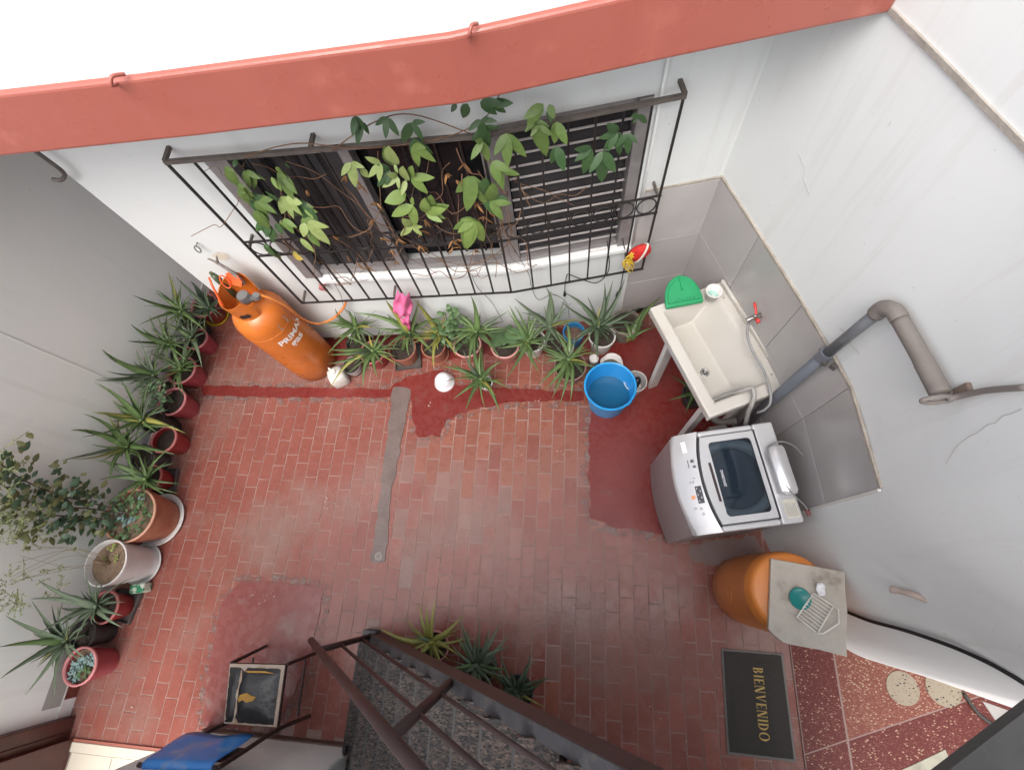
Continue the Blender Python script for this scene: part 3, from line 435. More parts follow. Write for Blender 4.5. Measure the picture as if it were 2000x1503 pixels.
obj('cornice', ribbon(B(), [p for p in WS if p.y > .2], -.01, .009, 2.692, 2.712), mat('tan cement ledge', (.38, .35, .31), (.29, .265, .235), 8, .8, .5, 40, c3=(.2, .18, .15), s3=20, f3=.63), cw)

for pts in CRACKS:
    obj('crack', B().tube(pts, .0011, 4), mat('hairline crack', (.42, .41, .39), rough=.9), cw)
# left wall with skirting
lw = thing('left_wall', 'tall cream grey wall behind the long row of potted aloes', 'wall', (-3.667, .9, 0))
obj('wall', B().box((-3.767, 1.04, 1.55), (.2, 4.7, 3.1)), plaster_left, lw)
obj('skirting', B().box((-3.6615, 1.05, .05), (.011, 4.5, .1)), skirt_m, lw)
obj('skirting', B().box((-3.657, -.93, .052), (.012, .26, .092)), skirt_red, lw)
obj('bare_patch', B().prism([(-3.6655, -1.10), (-3.6655, -.55), (-3.663, -.55), (-3.663, -1.10)], .105, .24), mat('bare grey render', (.33, .33, .29), (.28, .28, .25), 6, .9), lw)
obj('wall_joint', B().box((-3.666, 1.25, 1.6), (.006, .006, 3.0)), mat('grey joint line', (.60, .61, .57), rough=.9), lw)  # vertical wall joint drawn as a strip slightly darker than the plaster
fw = single('passage_end_wall', B().box((-3.2, 3.3, 1.4), (1.4, .2, 2.8)), plaster_left, 'cream wall closing the passage behind the gas cylinder', 'wall')

# slab edge (red beam) and the upper wall over it
BF = [Vector(p) for p in ((-3.667, 1.274), (-2.188, 1.376), (-1.409, 1.43), (-.389, 1.525), (.308, 1.687), (1.06, 1.85))]
def behind(L, d): return inset_b(L, d)
def inset_b(L, d):
    out = []
    for i, p in enumerate(L):
        t = (L[min(i + 1, len(L) - 1)] - L[max(i - 1, 0)]).normalized(); out.append(p + Vector((-t.y, t.x)) * d)
    return out
rb = thing('red_slab_edge', 'long red painted concrete slab edge crossing above the barred window', 'beam', (-1.4, 1.43, 2.69))
F2 = inset_b(BF, .035)
obj('fascia', B().prism([tuple(p) for p in BF] + [tuple(p) for p in F2[::-1]], 2.69, 2.925), beam_red, rb, bevel=.014, bseg=3)
obj('slab', B().prism([tuple(p) for p in inset_b(BF, .034)] + [(1.15, 3.2), (-3.667, 3.2)], 2.694, 2.90), plaster, rb)
b = B()
for px, py, dx in ((-1.5, 1.40, .05), (-.33, 1.52, .03)):
    b = B(); b.tube(arc([(px, py + .02, 2.915), (px + dx * .3, py - .012, 2.935), (px + dx * .6, py + .0, 2.955), (px + dx, py + .03, 2.94)], 5), .006, 6); obj('paint_blob', b, beam_red, rb, smooth=True)

upw = thing('upper_wall', 'bright white upper storey wall rising above the red slab edge', 'wall', (-1.4, 1.47, 2.93))
UF = inset_b(BF, .022); UB = inset_b(BF, .2)
obj('wall', B().prism([tuple(p) for p in UF] + [tuple(p) for p in UB[::-1]], 2.905, 3.75), plaster_up, upw)

# house wall at the near side, doorway and door
hw = thing('house_wall', 'white house wall with brown skirting behind the chair', 'wall', (-2, -1.2, 0))
b = B(); b.box((-1.985, -1.255, 1.25), (1.13, .17, 2.5)); b.box((-3.1, -1.255, 2.3), (1.13, .17, .4))
obj('wall', b, plaster, hw, bevel=.02)
obj('skirting', B().box((-1.985, -1.166, .035), (1.13, .014, .07)), skirt_b, hw)
obj('wall', B().box((.1, -1.55, 1.3), (3.1, .15, 2.6)), plaster, hw)
woodm = mat('dark red brown wood', (.055, .015, .011), (.085, .026, .018), 5, .4, .2, 50)
dr = thing('door', 'dark brown wooden door standing open in the doorway', 'door', (-3.62, -1.2, 0))
obj('door_frame', B().box((-3.635, -1.225, 1.05), (.06, .09, 2.1)), woodm, dr, bevel=.006)
obj('door_stop', B().box((-3.622, -1.30, 1.05), (.035, .06, 2.1)), woodm, dr, bevel=.004)
lf = obj('door_leaf', B().box((-3.575, -1.70, 1.03), (.04, .78, 2.02)), woodm, dr, bevel=.004)
obj('panel_moulding', B().box((-3.553, -1.72, .85), (.008, .5, .9)).box((-3.553, -1.72, 1.6), (.008, .5, .4)), woodm, lf, bevel=.004)
obj('handle', B().box((-3.535, -1.42, .78), (.03, .03, .28)), mat('light wood', (.35, .2, .13), (.28, .15, .09), 30, .5), lf, bevel=.008)
er = single('added_shade_slab', B().box((1.6, -2.3, 5.05), (5.2, 2.0, .12)), plaster, 'added unseen eave over the upper house front, above the viewer', 'shade slab')  # slab added out of view to darken reflections on the near floor
ls = single('landing_slab', B().box((.95, -1.05, 2.78), (.6, 1.1, .15)), plaster, 'concrete landing at the head of the stairs, out of the picture', 'landing')
# dark sheet at the lower right corner
cn = thing('metal_canopy', 'dark grey metal canopy sheet over the terrazzo at the lower right corner', 'canopy', (1.6, -.7, 2.0))
cdark = mat('weathered dark sheet metal', (.065, .063, .06), (.085, .083, .08), 6, .55, .15, 40, metal=.0, c3=(.15, .15, .145), s3=14, f3=.64)
cp = [(1.03, -.538), (1.48, -.235), (1.78, -.68), (1.35, -.95)]
obj('sheet', B().prism(cp, 2.0, 2.012), cdark, cn)
obj('edge_fold', B().prism([cp[0], cp[1], (cp[1][0] + .012, cp[1][1] - .018), (cp[0][0] + .012, cp[0][1] - .018)], 1.965, 2.0), cdark, cn)
for a in (0, 1, 2): 
    p = Vector(cp[3]).lerp(Vector(cp[2]), .2 + .3 * a)
    obj('rivet', B().lathe([(.012, 0), (.008, .005), (.001, .006)], (*p, 2.012), 10), cdark, cn)
obj('bracket', B().bar((1.47, -.26, 1.985), (1.735, -.25, 1.985), .03, .03), cdark, cn)

# ================================================================= WINDOW
alu = mat('grey aluminium frame', (.30, .285, .285), (.22, .205, .205), 7, .45, .15, 60, metal=.25, c3=(.16, .12, .1), s3=9, f3=.64)
glass_d = mat('dark window glass', (.012, .012, .014), rough=.12, spec=.35)
glass_l = mat('dusty dark louvre glass', (.022, .019, .02), rough=.55, spec=.2)
curt = mat('charcoal curtain', (.040, .037, .039), (.03, .028, .03), 3, .6)
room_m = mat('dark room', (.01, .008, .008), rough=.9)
win = thing('window', 'wide grey framed window with louvres on its right half, behind the grille', 'window', (-.44, 2.03, 1.0))
def wbar(b, s, ua, ub, za, zb, o0=-.08, o1=-.02):
    return wpiece(b, s, ua, ub, za, zb, o0, o1)
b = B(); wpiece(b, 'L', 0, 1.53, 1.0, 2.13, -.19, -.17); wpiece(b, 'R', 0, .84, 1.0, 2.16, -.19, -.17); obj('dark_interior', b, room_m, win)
for ua, ub, za, zb in ((1.40, 1.525, 1.0, 2.13), (.74, .80, 1.05, 2.08), (.0, .05, 1.05, 2.08)):
    b = B(); wbar(b, 'L', ua, ub, za, zb, -.10, .004 if ua > 1 else -.02); obj('mullion', b, alu, win, bevel=.003)
b = B(); wbar(b, 'L', .0, 1.40, 1.005, 1.055); obj('frame', b, alu, win, bevel=.003)
b = B(); wbar(b, 'L', .0, 1.40, 2.075, 2.128); obj('frame', b, alu, win, bevel=.003)
b = B(); wbar(b, 'R', 0, .08, 1.005, 2.15); obj('mullion', b, alu, win, bevel=.003)
b = B(); wbar(b, 'R', .765, .838, 1.005, 2.15, -.10, .003); obj('mullion', b, alu, win, bevel=.003)
b = B(); wbar(b, 'R', .08, .765, 1.005, 1.04); obj('frame', b, alu, win, bevel=.003)
b = B(); wbar(b, 'R', .08, .765, 2.10, 2.15); obj('frame', b, alu, win, bevel=.003)
b = B(); wbar(b, 'L', .80, 1.40, 1.055, 2.075, -.075, -.07); obj('pane', b, glass_d, win)
b = B(); wbar(b, 'L', .05, .74, 1.055, 2.075, -.13, -.125); obj('pane', b, glass_d, win)
b = B()
for k in range(12):
    u_ = .805 + k * .0495; wpiece(b, 'L', u_, u_ + .0493, 1.06, 2.07, -.09, -.066 - .002 * (k % 3))
obj('curtain', b, curt, win)
for k in range(3):
    b = B(); wbar(b, 'L', 1.0 + k * .13, 1.012 + k * .13, 1.055, 2.075, -.064, -.058); obj('inner_bar', b, blackm, win)
for k in range(4):
    b = B(); wbar(b, 'L', .16 + k * .14, .174 + k * .14, 1.055, 2.075, -.12, -.11); obj('inner_bar', b, mat('dark brown bar', (.03, .02, .018), rough=.5), win)
for k in range(12):
    z_ = 1.085 + k * .084
    b = B(); b.prism([wp('R', .085, -.034), wp('R', .76, -.034), wp('R', .76, -.042), wp('R', .085, -.042)], z_, z_ + .010); obj('louvre', b, mat('pale grey louvre', (.50, .47, .46), (.38, .35, .34), 12, .5), win)
    b = B(); b.add([wp('R', .09, -.055, z_ + .006), wp('R', .755, -.055, z_ + .006), wp('R', .755, -.105, z_ + .07), wp('R', .09, -.105, z_ + .07)], [(0, 1, 2, 3)]); obj('louvre_glass', b, glass_l, win)
b = B(); wpiece(b, 'L', .0, 1.42, .962, 1.003, -.02, .035); wpiece(b, 'R', .0, .86, .962, 1.003, -.02, .035); obj('sill', b, plaster, win, bevel=.006)

cdt = single('wall_conduit', B().tube([wp('R', .868, .012, 1.02), wp('R', .868, .012, 2.685)], .009, 8), plaster, 'thin white conduit running down the wall at the right window edge', 'conduit', smooth=True)
# ================================================================= GRILLE
gi = mat('black painted iron', (.018, .016, .017), (.035, .03, .028), 25, .5, .2, 80, metal=.2, c3=(.09, .06, .045), s3=14, f3=.66)
gtop = mat('dusty iron rail', (.085, .072, .062), (.13, .11, .095), 14, .7, .3, 60)
gr = thing('window_grille', 'black iron window grille with a band of rings standing off the wall', 'grille', (-.44, 1.94, .8))
OFF = .095
def gp(s, u, z, off=OFF): return Vector(wp(s, u, off, z))
KU = {'L': -.0025, 'R': -.0115}
for z_, m_, hh in ((.815, gi, .012), (1.41, gi, .009), (1.555, gi, .009), (2.2, gtop, .02)):
    for s, u1 in (('L', 1.645), ('R', .955)):
        obj('rail', B().bar(gp(s, KU[s], z_), gp(s, u1, z_), .012 if hh < .015 else .022, hh), m_, gr)
ubars = {'L': [1.64 - .136 * k for k in range(12)] + [.012], 'R': [.945, .81] + [.81 - .134 * k for k in range(1, 6)]}
for s in 'LR':
    for i, u_ in enumerate(ubars[s]):
        full = (s == 'L' and i in (0, 12)) or (s == 'R' and i in (0,))
        if full: obj('bar', B().bar(gp(s, u_, .82), gp(s, u_, 2.19), .013, .013, up=(0, 1, 0)), gi, gr)
        else:
            obj('bar', B().bar(gp(s, u_, .821), gp(s, u_, 1.405), .011, .011, up=(0, 1, 0)), gi, gr)
            if s == 'R' or i in (1, 3, 6, 9): obj('bar', B().bar(gp(s, u_ - .01, 1.56), gp(s, u_ - .01, 2.19), .011, .011, up=(0, 1, 0)), gi, gr)
        obj('bar', B().bar(gp(s, u_, 1.415), gp(s, u_, 1.55), .008, .008, up=(0, 1, 0)), gi, gr)
    n_ = len(ubars[s])
    for i in range(n_):
        u_ = ubars[s][i] - .068
        if u_ < .03: continue
        c = gp(s, u_, 1.4825); t3 = Vector((*DIR[s], 0))
        obj('ring', B().torus(c, t3, (0, 0, 1), .058, .063, .0048, 20, 5), gi, gr, smooth=True)
for s, u_, z_ in (('L', 1.64, 2.2), ('L', .86, 2.2), ('R', .95, 2.2), ('L', 1.63, 1.5), ('L', 1.62, .83), ('R', .93, 1.56), ('L', .9, .83)):
    obj('bracket', B().bar(gp(s, u_, z_ + .006), gp(s, u_, z_ + .008, -.005), .02 if z_ > 2 else .012, .018, ), gtop, gr)

# ================================================================= PASSION VINE ON THE GRILLE
def leafmat(name, a, c, rough=.45):
    m = mat(name, a, c, 30, rough, .1, 90, rand=.14, spec=.4); return m
VT = [leafmat('dark vine leaf', (.034, .078, .026), (.048, .10, .034)), leafmat('mid vine leaf', (.092, .15, .038), (.125, .195, .052)), leafmat('fresh vine leaf', (.135, .205, .05), (.175, .255, .068)), leafmat('pale vine leaf', (.215, .285, .09), (.28, .345, .13)), leafmat('yellowed vine leaf', (.42, .33, .05), (.30, .2, .05))]
def blade(b, a, t, wid, up, camber=.12, n=7, lead=.0, droop=.06):
    """ovate blade from a to tip t"""
    a, t = Vector(a), Vector(t); d = t - a; L = d.length
    if L < 1e-4: return
    x = d / L; y = Vector(up).cross(x)
    if y.length < 1e-3: y = x.orthogonal()
    y.normalize(); z = x.cross(y); vs = []
    for i in range(n):
        s_ = i / (n - 1); wv = wid * (math.sin(math.pi * min(1, s_ * .97 + .03) ** .8) ** .75) if 0 < i < n - 1 else (wid * .12 if i == 0 else 0.0006)
        c = a + x * (L * s_) - Vector((0, 0, 1)) * (droop * L * s_ * s_) + z * (.04 * L * math.sin(s_ * math.pi))
        for k in (-1, 0, 1): vs.append(c + y * (wv * k) - z * (camber * wv * (0 if k else -1)))
    fs = []
    for i in range(n - 1):
        for k in (0, 1): fs.append((i * 3 + k, i * 3 + k + 1, i * 3 + k + 4, i * 3 + k + 3))
    b.add(vs, fs)
vn = thing('passion_vine', 'passion fruit vine with lobed green leaves climbing the window grille', 'vine', (-.44, 1.85, .85))
for a, tips, tone in VINE:
    b = B()
    for t in tips:
        L = (Vector(t) - Vector(a)).length
        blade(b, a, t, L * (.185 if len(tips) > 2 else .21 if len(tips) > 1 else .3), (rnd.uniform(-.2, .3), -1, rnd.uniform(.3, 1.1)))
    obj('leaf', b, VT[tone], vn, smooth=True)
    if rnd.random() < (.75 if a[0] < -1.2 else .35):      # an older leaf behind it
        b = B(); sh = Vector((rnd.uniform(-.05, .05), rnd.uniform(.01, .03), rnd.uniform(-.06, .03)))
        for t in tips:
            t2 = Vector(t) + sh + Vector((rnd.uniform(-.02, .02), 0, rnd.uniform(-.02, .02))); L = (t2 - Vector(a) - sh).length
            blade(b, Vector(a) + sh, t2, L * .2, (rnd.uniform(-.4, .4), -1, rnd.uniform(0, .9)), camber=.3)
        obj('leaf', b, VT[0 if rnd.random() < .6 else 1], vn, smooth=True)
twm = mat('dry brown vine stem', (.14, .075, .04), (.24, .13, .07), 20, .8)
b = B(); r2 = random.Random(4)
def vpt(u, z, off): 
    s = 'L' if u < 0 else 'R'; return Vector(wp(s, abs(u), off, z))
for k in range(46):
    u0 = r2.uniform(-1.35, .15); z0 = r2.uniform(1.2, 2.2); ln = r2.uniform(.25, .75); an = r2.uniform(-2.4, -.4); pts = []
    for i in range(6):
        pts.append(vpt(u0, z0, OFF + r2.uniform(-.03, .06))); u0 += math.cos(an) * ln / 5; z0 += math.sin(an) * ln / 5; an += r2.uniform(-.6, .6); z0 = max(1.1, min(2.25, z0))
    b.tube(arc(pts, 4), r2.uniform(.0015, .003), 5)
for pts in ([(-1.2, 2.21), (-.9, 2.26), (-.6, 2.2), (-.2, 2.22), (0, 2.3), (.1, 2.42)], [(-.75, 2.2), (-.5, 2.33), (-.3, 2.36), (-.05, 2.23)], [(-.02, 2.2), (.03, 1.9), (0, 1.6), (.05, 1.3)]):
    b.tube(arc([vpt(u_, z_, OFF + .02) for u_, z_ in pts], 6), .003, 5)
obj('dry_stems', b, twm, vn, smooth=True)
dry = mat('dry orange brown leaf', (.30, .15, .05), (.20, .1, .04), 20, .8)
for k in range(30):
    u0 = r2.uniform(-1.2, .05); z0 = r2.uniform(1.25, 2.1); a = vpt(u0, z0, OFF + .03); b = B()
    for q in range(3): blade(b, a, a + Vector((r2.uniform(-.05, .05), r2.uniform(-.03, .02), -r2.uniform(.01, .06))), r2.uniform(.004, .008), (r2.uniform(-.5, .5), -1, .4), camber=.9); obj('dead_leaf', b, dry, vn, smooth=True)
# ================================================================= POTTED PLANTS
AL = [mat('aloe leaf green', (.078, .128, .043), (.11, .172, .058), 9, .42, .15, 60, rand=.18), mat('aloe leaf grey green', (.095, .132, .08), (.128, .168, .103), 9, .5, .15, 60, rand=.16),
      mat('aloe leaf dark', (.055, .085, .048), (.078, .115, .062), 9, .45, .15, 60, rand=.16), mat('aloe leaf yellowing', (.26, .24, .06), (.20, .22, .05), 9, .45, .15, 60, rand=.15)]
POTM = {'wine': mat('wine red plastic', (.14, .012, .016), (.17, .018, .02), 8, .4), 'rose': mat('rose red plastic', (.30, .045, .055), (.25, .035, .045), 8, .42), 'red': mat('red plastic', (.27, .022, .022), (.22, .018, .018), 8, .4),
        'black': mat('black plastic pot', (.02, .02, .021), (.035, .034, .034), 8, .5), 'grey': mat('dark grey plastic pot', (.06, .058, .058), (.09, .086, .084), 8, .55), 'tan': mat('tan rimmed pot', (.05, .045, .04), (.07, .06, .055), 8, .6),
        'terra': mat('terracotta', (.33, .13, .08), (.27, .10, .065), 10, .75, .3, 60), 'pink': mat('pink plastic', (.42, .16, .14), (.37, .13, .115), 8, .45), 'pink2': mat('faded pink plastic', (.36, .2, .17), (.27, .17, .14), 8, .5),
        'white': mat('white plastic pot', (.66, .64, .62), (.58, .56, .54), 8, .4), 'brown': mat('brown grey clay', (.21, .17, .145), (.16, .13, .11), 9, .8, .3, 60), 'bigterra': mat('worn terracotta', (.30, .085, .045), (.36, .15, .085), 7, .7, .3, 50, c3=(.45, .3, .2), s3=14, f3=.63),
        'blue': mat('blue plastic pot', (.02, .16, .36), (.03, .22, .42), 7, .4), 'yellow': mat('yellow plastic saucer', (.62, .40, .02), rough=.4), 'square': mat('dark plastic tray', (.06, .052, .048), (.10, .09, .08), 9, .6)}
RIMM = {'rose': mat('pale rose rim', (.50, .19, .19), rough=.45), 'red': mat('pale red rim', (.48, .16, .15), rough=.45), 'wine': mat('pale wine rim', (.40, .14, .15), rough=.45), 'pink': mat('pale pink rim', (.56, .28, .25), rough=.45), 'tan': mat('tan rim', (.50, .37, .25), rough=.6), 'bigterra': mat('pale terracotta rim', (.55, .30, .2), rough=.7)}
soil_m = mat('dark potting soil', (.028, .02, .016), (.055, .04, .03), 30, .95, 1, 60)
soil_l = mat('light dry soil', (.17, .115, .075), (.25, .18, .12), 35, .95, 1, 70)
def make_pot(root, x, y, z0, z1, R, style, saucer=None, soil=None, soil_drop=.035, taper=.72, lip=.006):
    h = z1 - z0; zs = z0
    if saucer == 'square':
        rz = rnd.uniform(-.2, .35); M_ = Matrix.Rotation(rz, 3, 'Z'); s_ = R * 1.9; b = B()
        b.box((x, y, .006), (s_, s_, .008), rz)
        for dx, dy, lx, ly in ((s_ / 2, 0, .008, s_), (-s_ / 2, 0, .008, s_), (0, s_ / 2, s_, .008), (0, -s_ / 2, s_, .008)):
            q = M_ @ Vector((dx, dy, 0)); b.box((x + q.x, y + q.y, .018), (lx, ly, .03), rz)
        obj('tray', b, POTM['square'], root); zs = .011
    elif saucer:
        b = B().lathe([(R * .82, .002), (R * .98, .03), (R * .94, .03), (R * .8, .01), (0.001, .009)], (x, y, 0), 26); obj('saucer', b, POTM[saucer], root, smooth=True, ); zs = .011
    pr = [(R * taper, zs), (R * (taper + .22), zs + (z1 - zs) * .75), (R * .97, z1 - .024), (R + lip * .5, z1 - .022), (R + lip * .5, z1), (R - .007, z1 + .001), (R - .012, z1 - .02), (R * .9, z1 - soil_drop - .01)]
    rim_i = 3
    pot = obj('pot', B().lathe([(r_, z_) for r_, z_ in pr], (x, y, 0), 28), POTM[style], root, auto=40)
    if style in RIMM:
        obj('rim', B().lathe([(R + lip * .5 + .001, z1 - .012), (R + lip * .5 + .002, z1 + .0015), (R - .009, z1 + .002), (R - .012, z1 - .014)], (x, y, 0), 28, closed_b=False), RIMM[style], pot, smooth=True)
    sb = B(); seg = 20; sr = R * .905; zt = z1 - soil_drop; vs = [(x, y, zt + .008)]; fs = []
    for ring in range(1, 4):
        for k in range(seg):
            a = 2 * math.pi * k / seg; vs.append((x + sr * ring / 3 * math.cos(a), y + sr * ring / 3 * math.sin(a), zt + rnd.uniform(-.005, .006) * (ring < 3)))
    for k in range(seg):
        k2 = (k + 1) % seg; fs.append((0, 1 + k, 1 + k2))
        for ring in range(2): fs.append((1 + ring * seg + k, 1 + (ring + 1) * seg + k, 1 + (ring + 1) * seg + k2, 1 + ring * seg + k2))
    obj('soil', sb.add(vs, fs), soil or soil_m, root, smooth=True)
    return pot
def aloe_leaf(c, t, wid, arch=.22, n=8):
    c, t = Vector(c), Vector(t); d = t - c; L = d.length; out = Vector((d.x, d.y, 0))
    out = out.normalized() if out.length > .01 else Vector((1, 0, 0))
    side = Vector((-out.y, out.x, 0)); m1 = c + out * (L * .35) + Vector((0, 0, L * arch + max(0, d.z) * .3)) + side * (L * rnd.uniform(-.16, .16)); b = B(); vs = []
    tw = rnd.uniform(-.25, .25)
    for i in range(n):
        s_ = i / (n - 1); p = c * (1 - s_) ** 2 + m1 * (2 * s_ * (1 - s_)) + t * s_ * s_
        tg = ((m1 - c) * (1 - s_) + (t - m1) * s_).normalized(); sd = (side - tg * side.dot(tg)).normalized(); nn = tg.cross(sd) * -1
        if nn.z < 0: nn = -nn
        sd = (sd * math.cos(tw * s_) + nn * math.sin(tw * s_)); wv = wid * (1.0 - s_ ** 1.5) * (1 + .25 * math.sin(min(1, s_ * 2.2) * math.pi)) + .0012
        th = .35 * wv
        vs += [p - sd * wv + nn * wv * .38, p + nn * .02 * wv, p + sd * wv + nn * wv * .38, p - nn * th]
    fs = []
    for i in range(n - 1):
        for k in range(4): a = i * 4; fs.append((a + k, a + (k + 1) % 4, a + 4 + (k + 1) % 4, a + 4 + k))
    fs += [(3, 2, 1, 0), tuple((n - 1) * 4 + k for k in range(4))]
    return b.add(vs, fs)
ALOE = {  # tone weights and label
 'A': (2, 'aloe in a wine red pot on a yellow saucer, farthest back along the cream wall'), 'B': (0, 'tall dark green aloe in a black pot beside the yellow saucer pot'), 'C': (1, 'grey green aloe in a rose red pot, second rose pot from the gas cylinder end'),
 'D': (0, 'yellow tipped aloe in a black pot against the cream wall behind the rose red pots'), 'E': (0, 'short bushy aloe in a rose red pot nearest the start of the painted floor band'), 'F': (1, 'grey aloe with long drooping leaves in a dark pot with a tan rim'),
 'G': (0, 'large green aloe in a black pot beside the jade plant pot'), 'H': (0, 'widest green aloe spreading over the empty red pot by the cream wall'), 'I': (0, 'aloe in a red pot on a square tray next to the big terracotta pot'),
 'J': (1, 'aloe in a red pot on a square tray below the white pot'), 'K': (1, 'large grey green aloe in a black pot, nearest the brown door'),
 'b2A': (0, 'aloe in a black pot right beside the orange gas cylinder'), 'b2B': (0, 'green aloe in a red pot behind the white jug'), 'b3': (0, 'aloe in a terracotta pot below the pink cloth, on a square tray'), 'b4': (3, 'yellowing aloe in a small terracotta pot on a round saucer'),
 'b5': (0, 'large bright green aloe in a pink pot under the window'), 'b8': (0, 'aloe in a small white cup standing out in front beside the white tub'), 'b7': (0, 'aloe in a white pot below the bend of the window wall'), 'b9': (1, 'bluish aloe in a small dark grey pot behind the spreading aloe'),
 'b11': (2, 'dark grey aloe with long arching leaves in a white pot near the power plug'), 'b13': (0, 'spreading green aloe in a faded pink pot beside the blue bucket'), 'b14': (0, 'brown clay pot with broad fallen leaves beside the sink'),
 's1': (3, 'yellowing aloe at the foot of the stairs'), 's2': (1, 'silver green aloe behind the stair edge, middle of three'), 's3': (2, 'dark small aloe highest along the stair edge')}
# push overlapping pots apart a little
circ = []
FIX = [(.301, 1.30, .21), (-2.335, 1.725, .2)]
for key, c, tips, rim, R, k in PLANTS: circ.append([rim[0], rim[1], R * .93])
EXTRA = [['jade', -3.47, 1.20, .12], ['empty', -3.47, .865, .11], ['terra', -3.40, .235, .20], ['white', -3.43, -.10, .165], ['succ', -3.49, -.80, .12], ['bluepot', .02, 1.93, .075], ['leafy', -.56, 1.80, .115], ['tiny', -1.93, 1.63, .07], ['tub1', .335, 1.655, .095], ['tub2', .52, 1.50, .09], ['jar', .19, 1.70, .045]]
for e in EXTRA: circ.append([e[1], e[2], e[3] * .97])
nP = len(PLANTS)
mov = [1] * nP + [.25] * len(EXTRA)
for it in range(60):
    for i in range(len(circ)):
        for j in range(i):
            a, c_ = circ[i], circ[j]; dx, dy = a[0] - c_[0], a[1] - c_[1]; d = math.hypot(dx, dy) or 1e-3; ov = a[2] + c_[2] - d
            if ov > 0:
                wi, wj = mov[i] / (mov[i] + mov[j]), mov[j] / (mov[i] + mov[j]); f = .5 * ov / d
                a[0] += dx * f * wi; a[1] += dy * f * wi; c_[0] -= dx * f * wj; c_[1] -= dy * f * wj
        for fx, fy, fr in FIX:
            a = circ[i]; dx, dy = a[0] - fx, a[1] - fy; d = math.hypot(dx, dy); ov = a[2] + fr - d
            if ov > 0: a[0] += dx / d * ov; a[1] += dy / d * ov
    for i, a in enumerate(circ):
        if a[0] < -2.9: a[0] = max(a[0], -3.648 + a[2])
        elif a[1] > 0:
            yl = 2.03 + (a[0] + .44) * (.2036 if a[0] > -.44 else .0525) - a[2] - .02; a[1] = min(a[1], yl)
            if i < nP and a[0] > .35: a[0] = min(a[0], .62)
        else: a[1] = min(a[1], -.50)
for i, (key, c, tips, rim, R, k) in enumerate(PLANTS):
    x, y, z1 = circ[i][0], circ[i][1], rim[2]
    tone, label = ALOE[key]
    root = thing('potted_aloe', label, 'potted plant', (x, y, 0), 'potted aloes along the walls')
    make_pot(root, x, y, .002, min(z1, .25), R, k['pot'], k.get('saucer'))
    c = Vector(c)
    base = Vector((x, y, z1 - .03)); zc = c.z
    obj('stem', B().tube(arc([base, base.lerp(c, .5) + Vector((0, 0, .03)), c], 4), [.016] * 9, 7), AL[tone], root, smooth=True)
    for t in tips:
        L = (Vector(t) - c).length
        mt = AL[tone] if rnd.random() < .8 else AL[rnd.choice((0, 1, 3) if tone != 2 else (1, 2))]
        obj('leaf', aloe_leaf(c - Vector((0, 0, .02)), t, min(.024, .011 + L * .032) * (1.5 if key == 'b14' else 1.0), arch=rnd.uniform(.1, .28)), mt, root, smooth=True)
    for q in range(20 if key != 'b14' else 1):        # shorter inner leaves
        an = q * 2.4 + rnd.uniform(-.4, .4); L = rnd.uniform(.12, .36); el = rnd.uniform(-.3, .7)
        t = c + Vector((math.cos(an) * L * .8, math.sin(an) * L * .8, L * el)); t.x = max(t.x, -3.63)
        if t.y > 1.2 and t.x > -2.9: t.y = min(t.y, 1.85 + (t.x + .44) * (.2 if t.x > -.44 else .05) + .1)
        mt = AL[tone] if rnd.random() < .75 else AL[rnd.choice((0, 1, 2, 3))]
        obj('leaf', aloe_leaf(c - Vector((0, 0, .02)), t, rnd.uniform(.008, .015), .2, 7), mt, root, smooth=True)
EP_ = {e[0]: (circ[nP + i][0], circ[nP + i][1]) for i, e in enumerate(EXTRA)}
def oval(b, a, t, wid, up=(0, 0, 1)): blade(b, a, t, wid, up, camber=.25, n=5, droop=.03)
def clump(root, name, centre, rad, hgt, n, size, m, up=.6, seed=1, roundish=.42):
    r = random.Random(seed); b = B()
    for i in range(n):
        an = r.uniform(0, 6.28); q = math.sqrt(r.random()) * rad; h = r.random() ** .8 * hgt
        a = Vector(centre) + Vector((math.cos(an) * q, math.sin(an) * q, h)); an2 = an + r.uniform(-1, 1); L = size * r.uniform(.6, 1.3)
        oval(b, a, a + Vector((math.cos(an2) * L, math.sin(an2) * L, L * r.uniform(-.2, up))), L * roundish, (r.uniform(-.3, .3), r.uniform(-.3, .3), 1))
    return obj(name, b, m, root, smooth=True)
jade_m = mat('jade leaf', (.10, .17, .085), (.15, .23, .12), 20, .4, rand=.1); herb_m = mat('herb leaf', (.05, .10, .036), (.078, .145, .05), 20, .5); blue_s = mat('blue grey succulent', (.16, .26, .26), (.22, .33, .31), 20, .5)
def stems(b, base, tops, r_=.004):
    for t in tops: b.tube(arc([base, Vector(base).lerp(Vector(t), .5) + Vector((rnd.uniform(-.02, .02), rnd.uniform(-.02, .02), .02)), t], 4), r_, 5)
# jade
x, y = EP_['jade']; rt = thing('potted_jade', 'jade plant with plump round leaves in a rose red pot', 'potted plant', (x, y, 0)); make_pot(rt, x, y, .002, .23, .125, 'rose')
b = B(); tops = [(x - .02, y - .06, .3), (x - .09, y + .03, .36), (x - .1, y + .1, .4), (x - .03, y + .07, .33)]; stems(b, (x, y, .2), tops, .006); obj('stem', b, jade_m, rt, smooth=True)
for q, t in enumerate(tops): clump(rt, 'foliage', t, .06, .06, 26, .042, jade_m, seed=q, roundish=.36)
# empty red pot
x, y = EP_['empty']; rt = thing('empty_pot', 'red plastic pot holding bare dark soil, under the widest aloe', 'flower pot', (x, y, 0)); make_pot(rt, x, y, .002, .22, .115, 'red', soil_drop=.06)
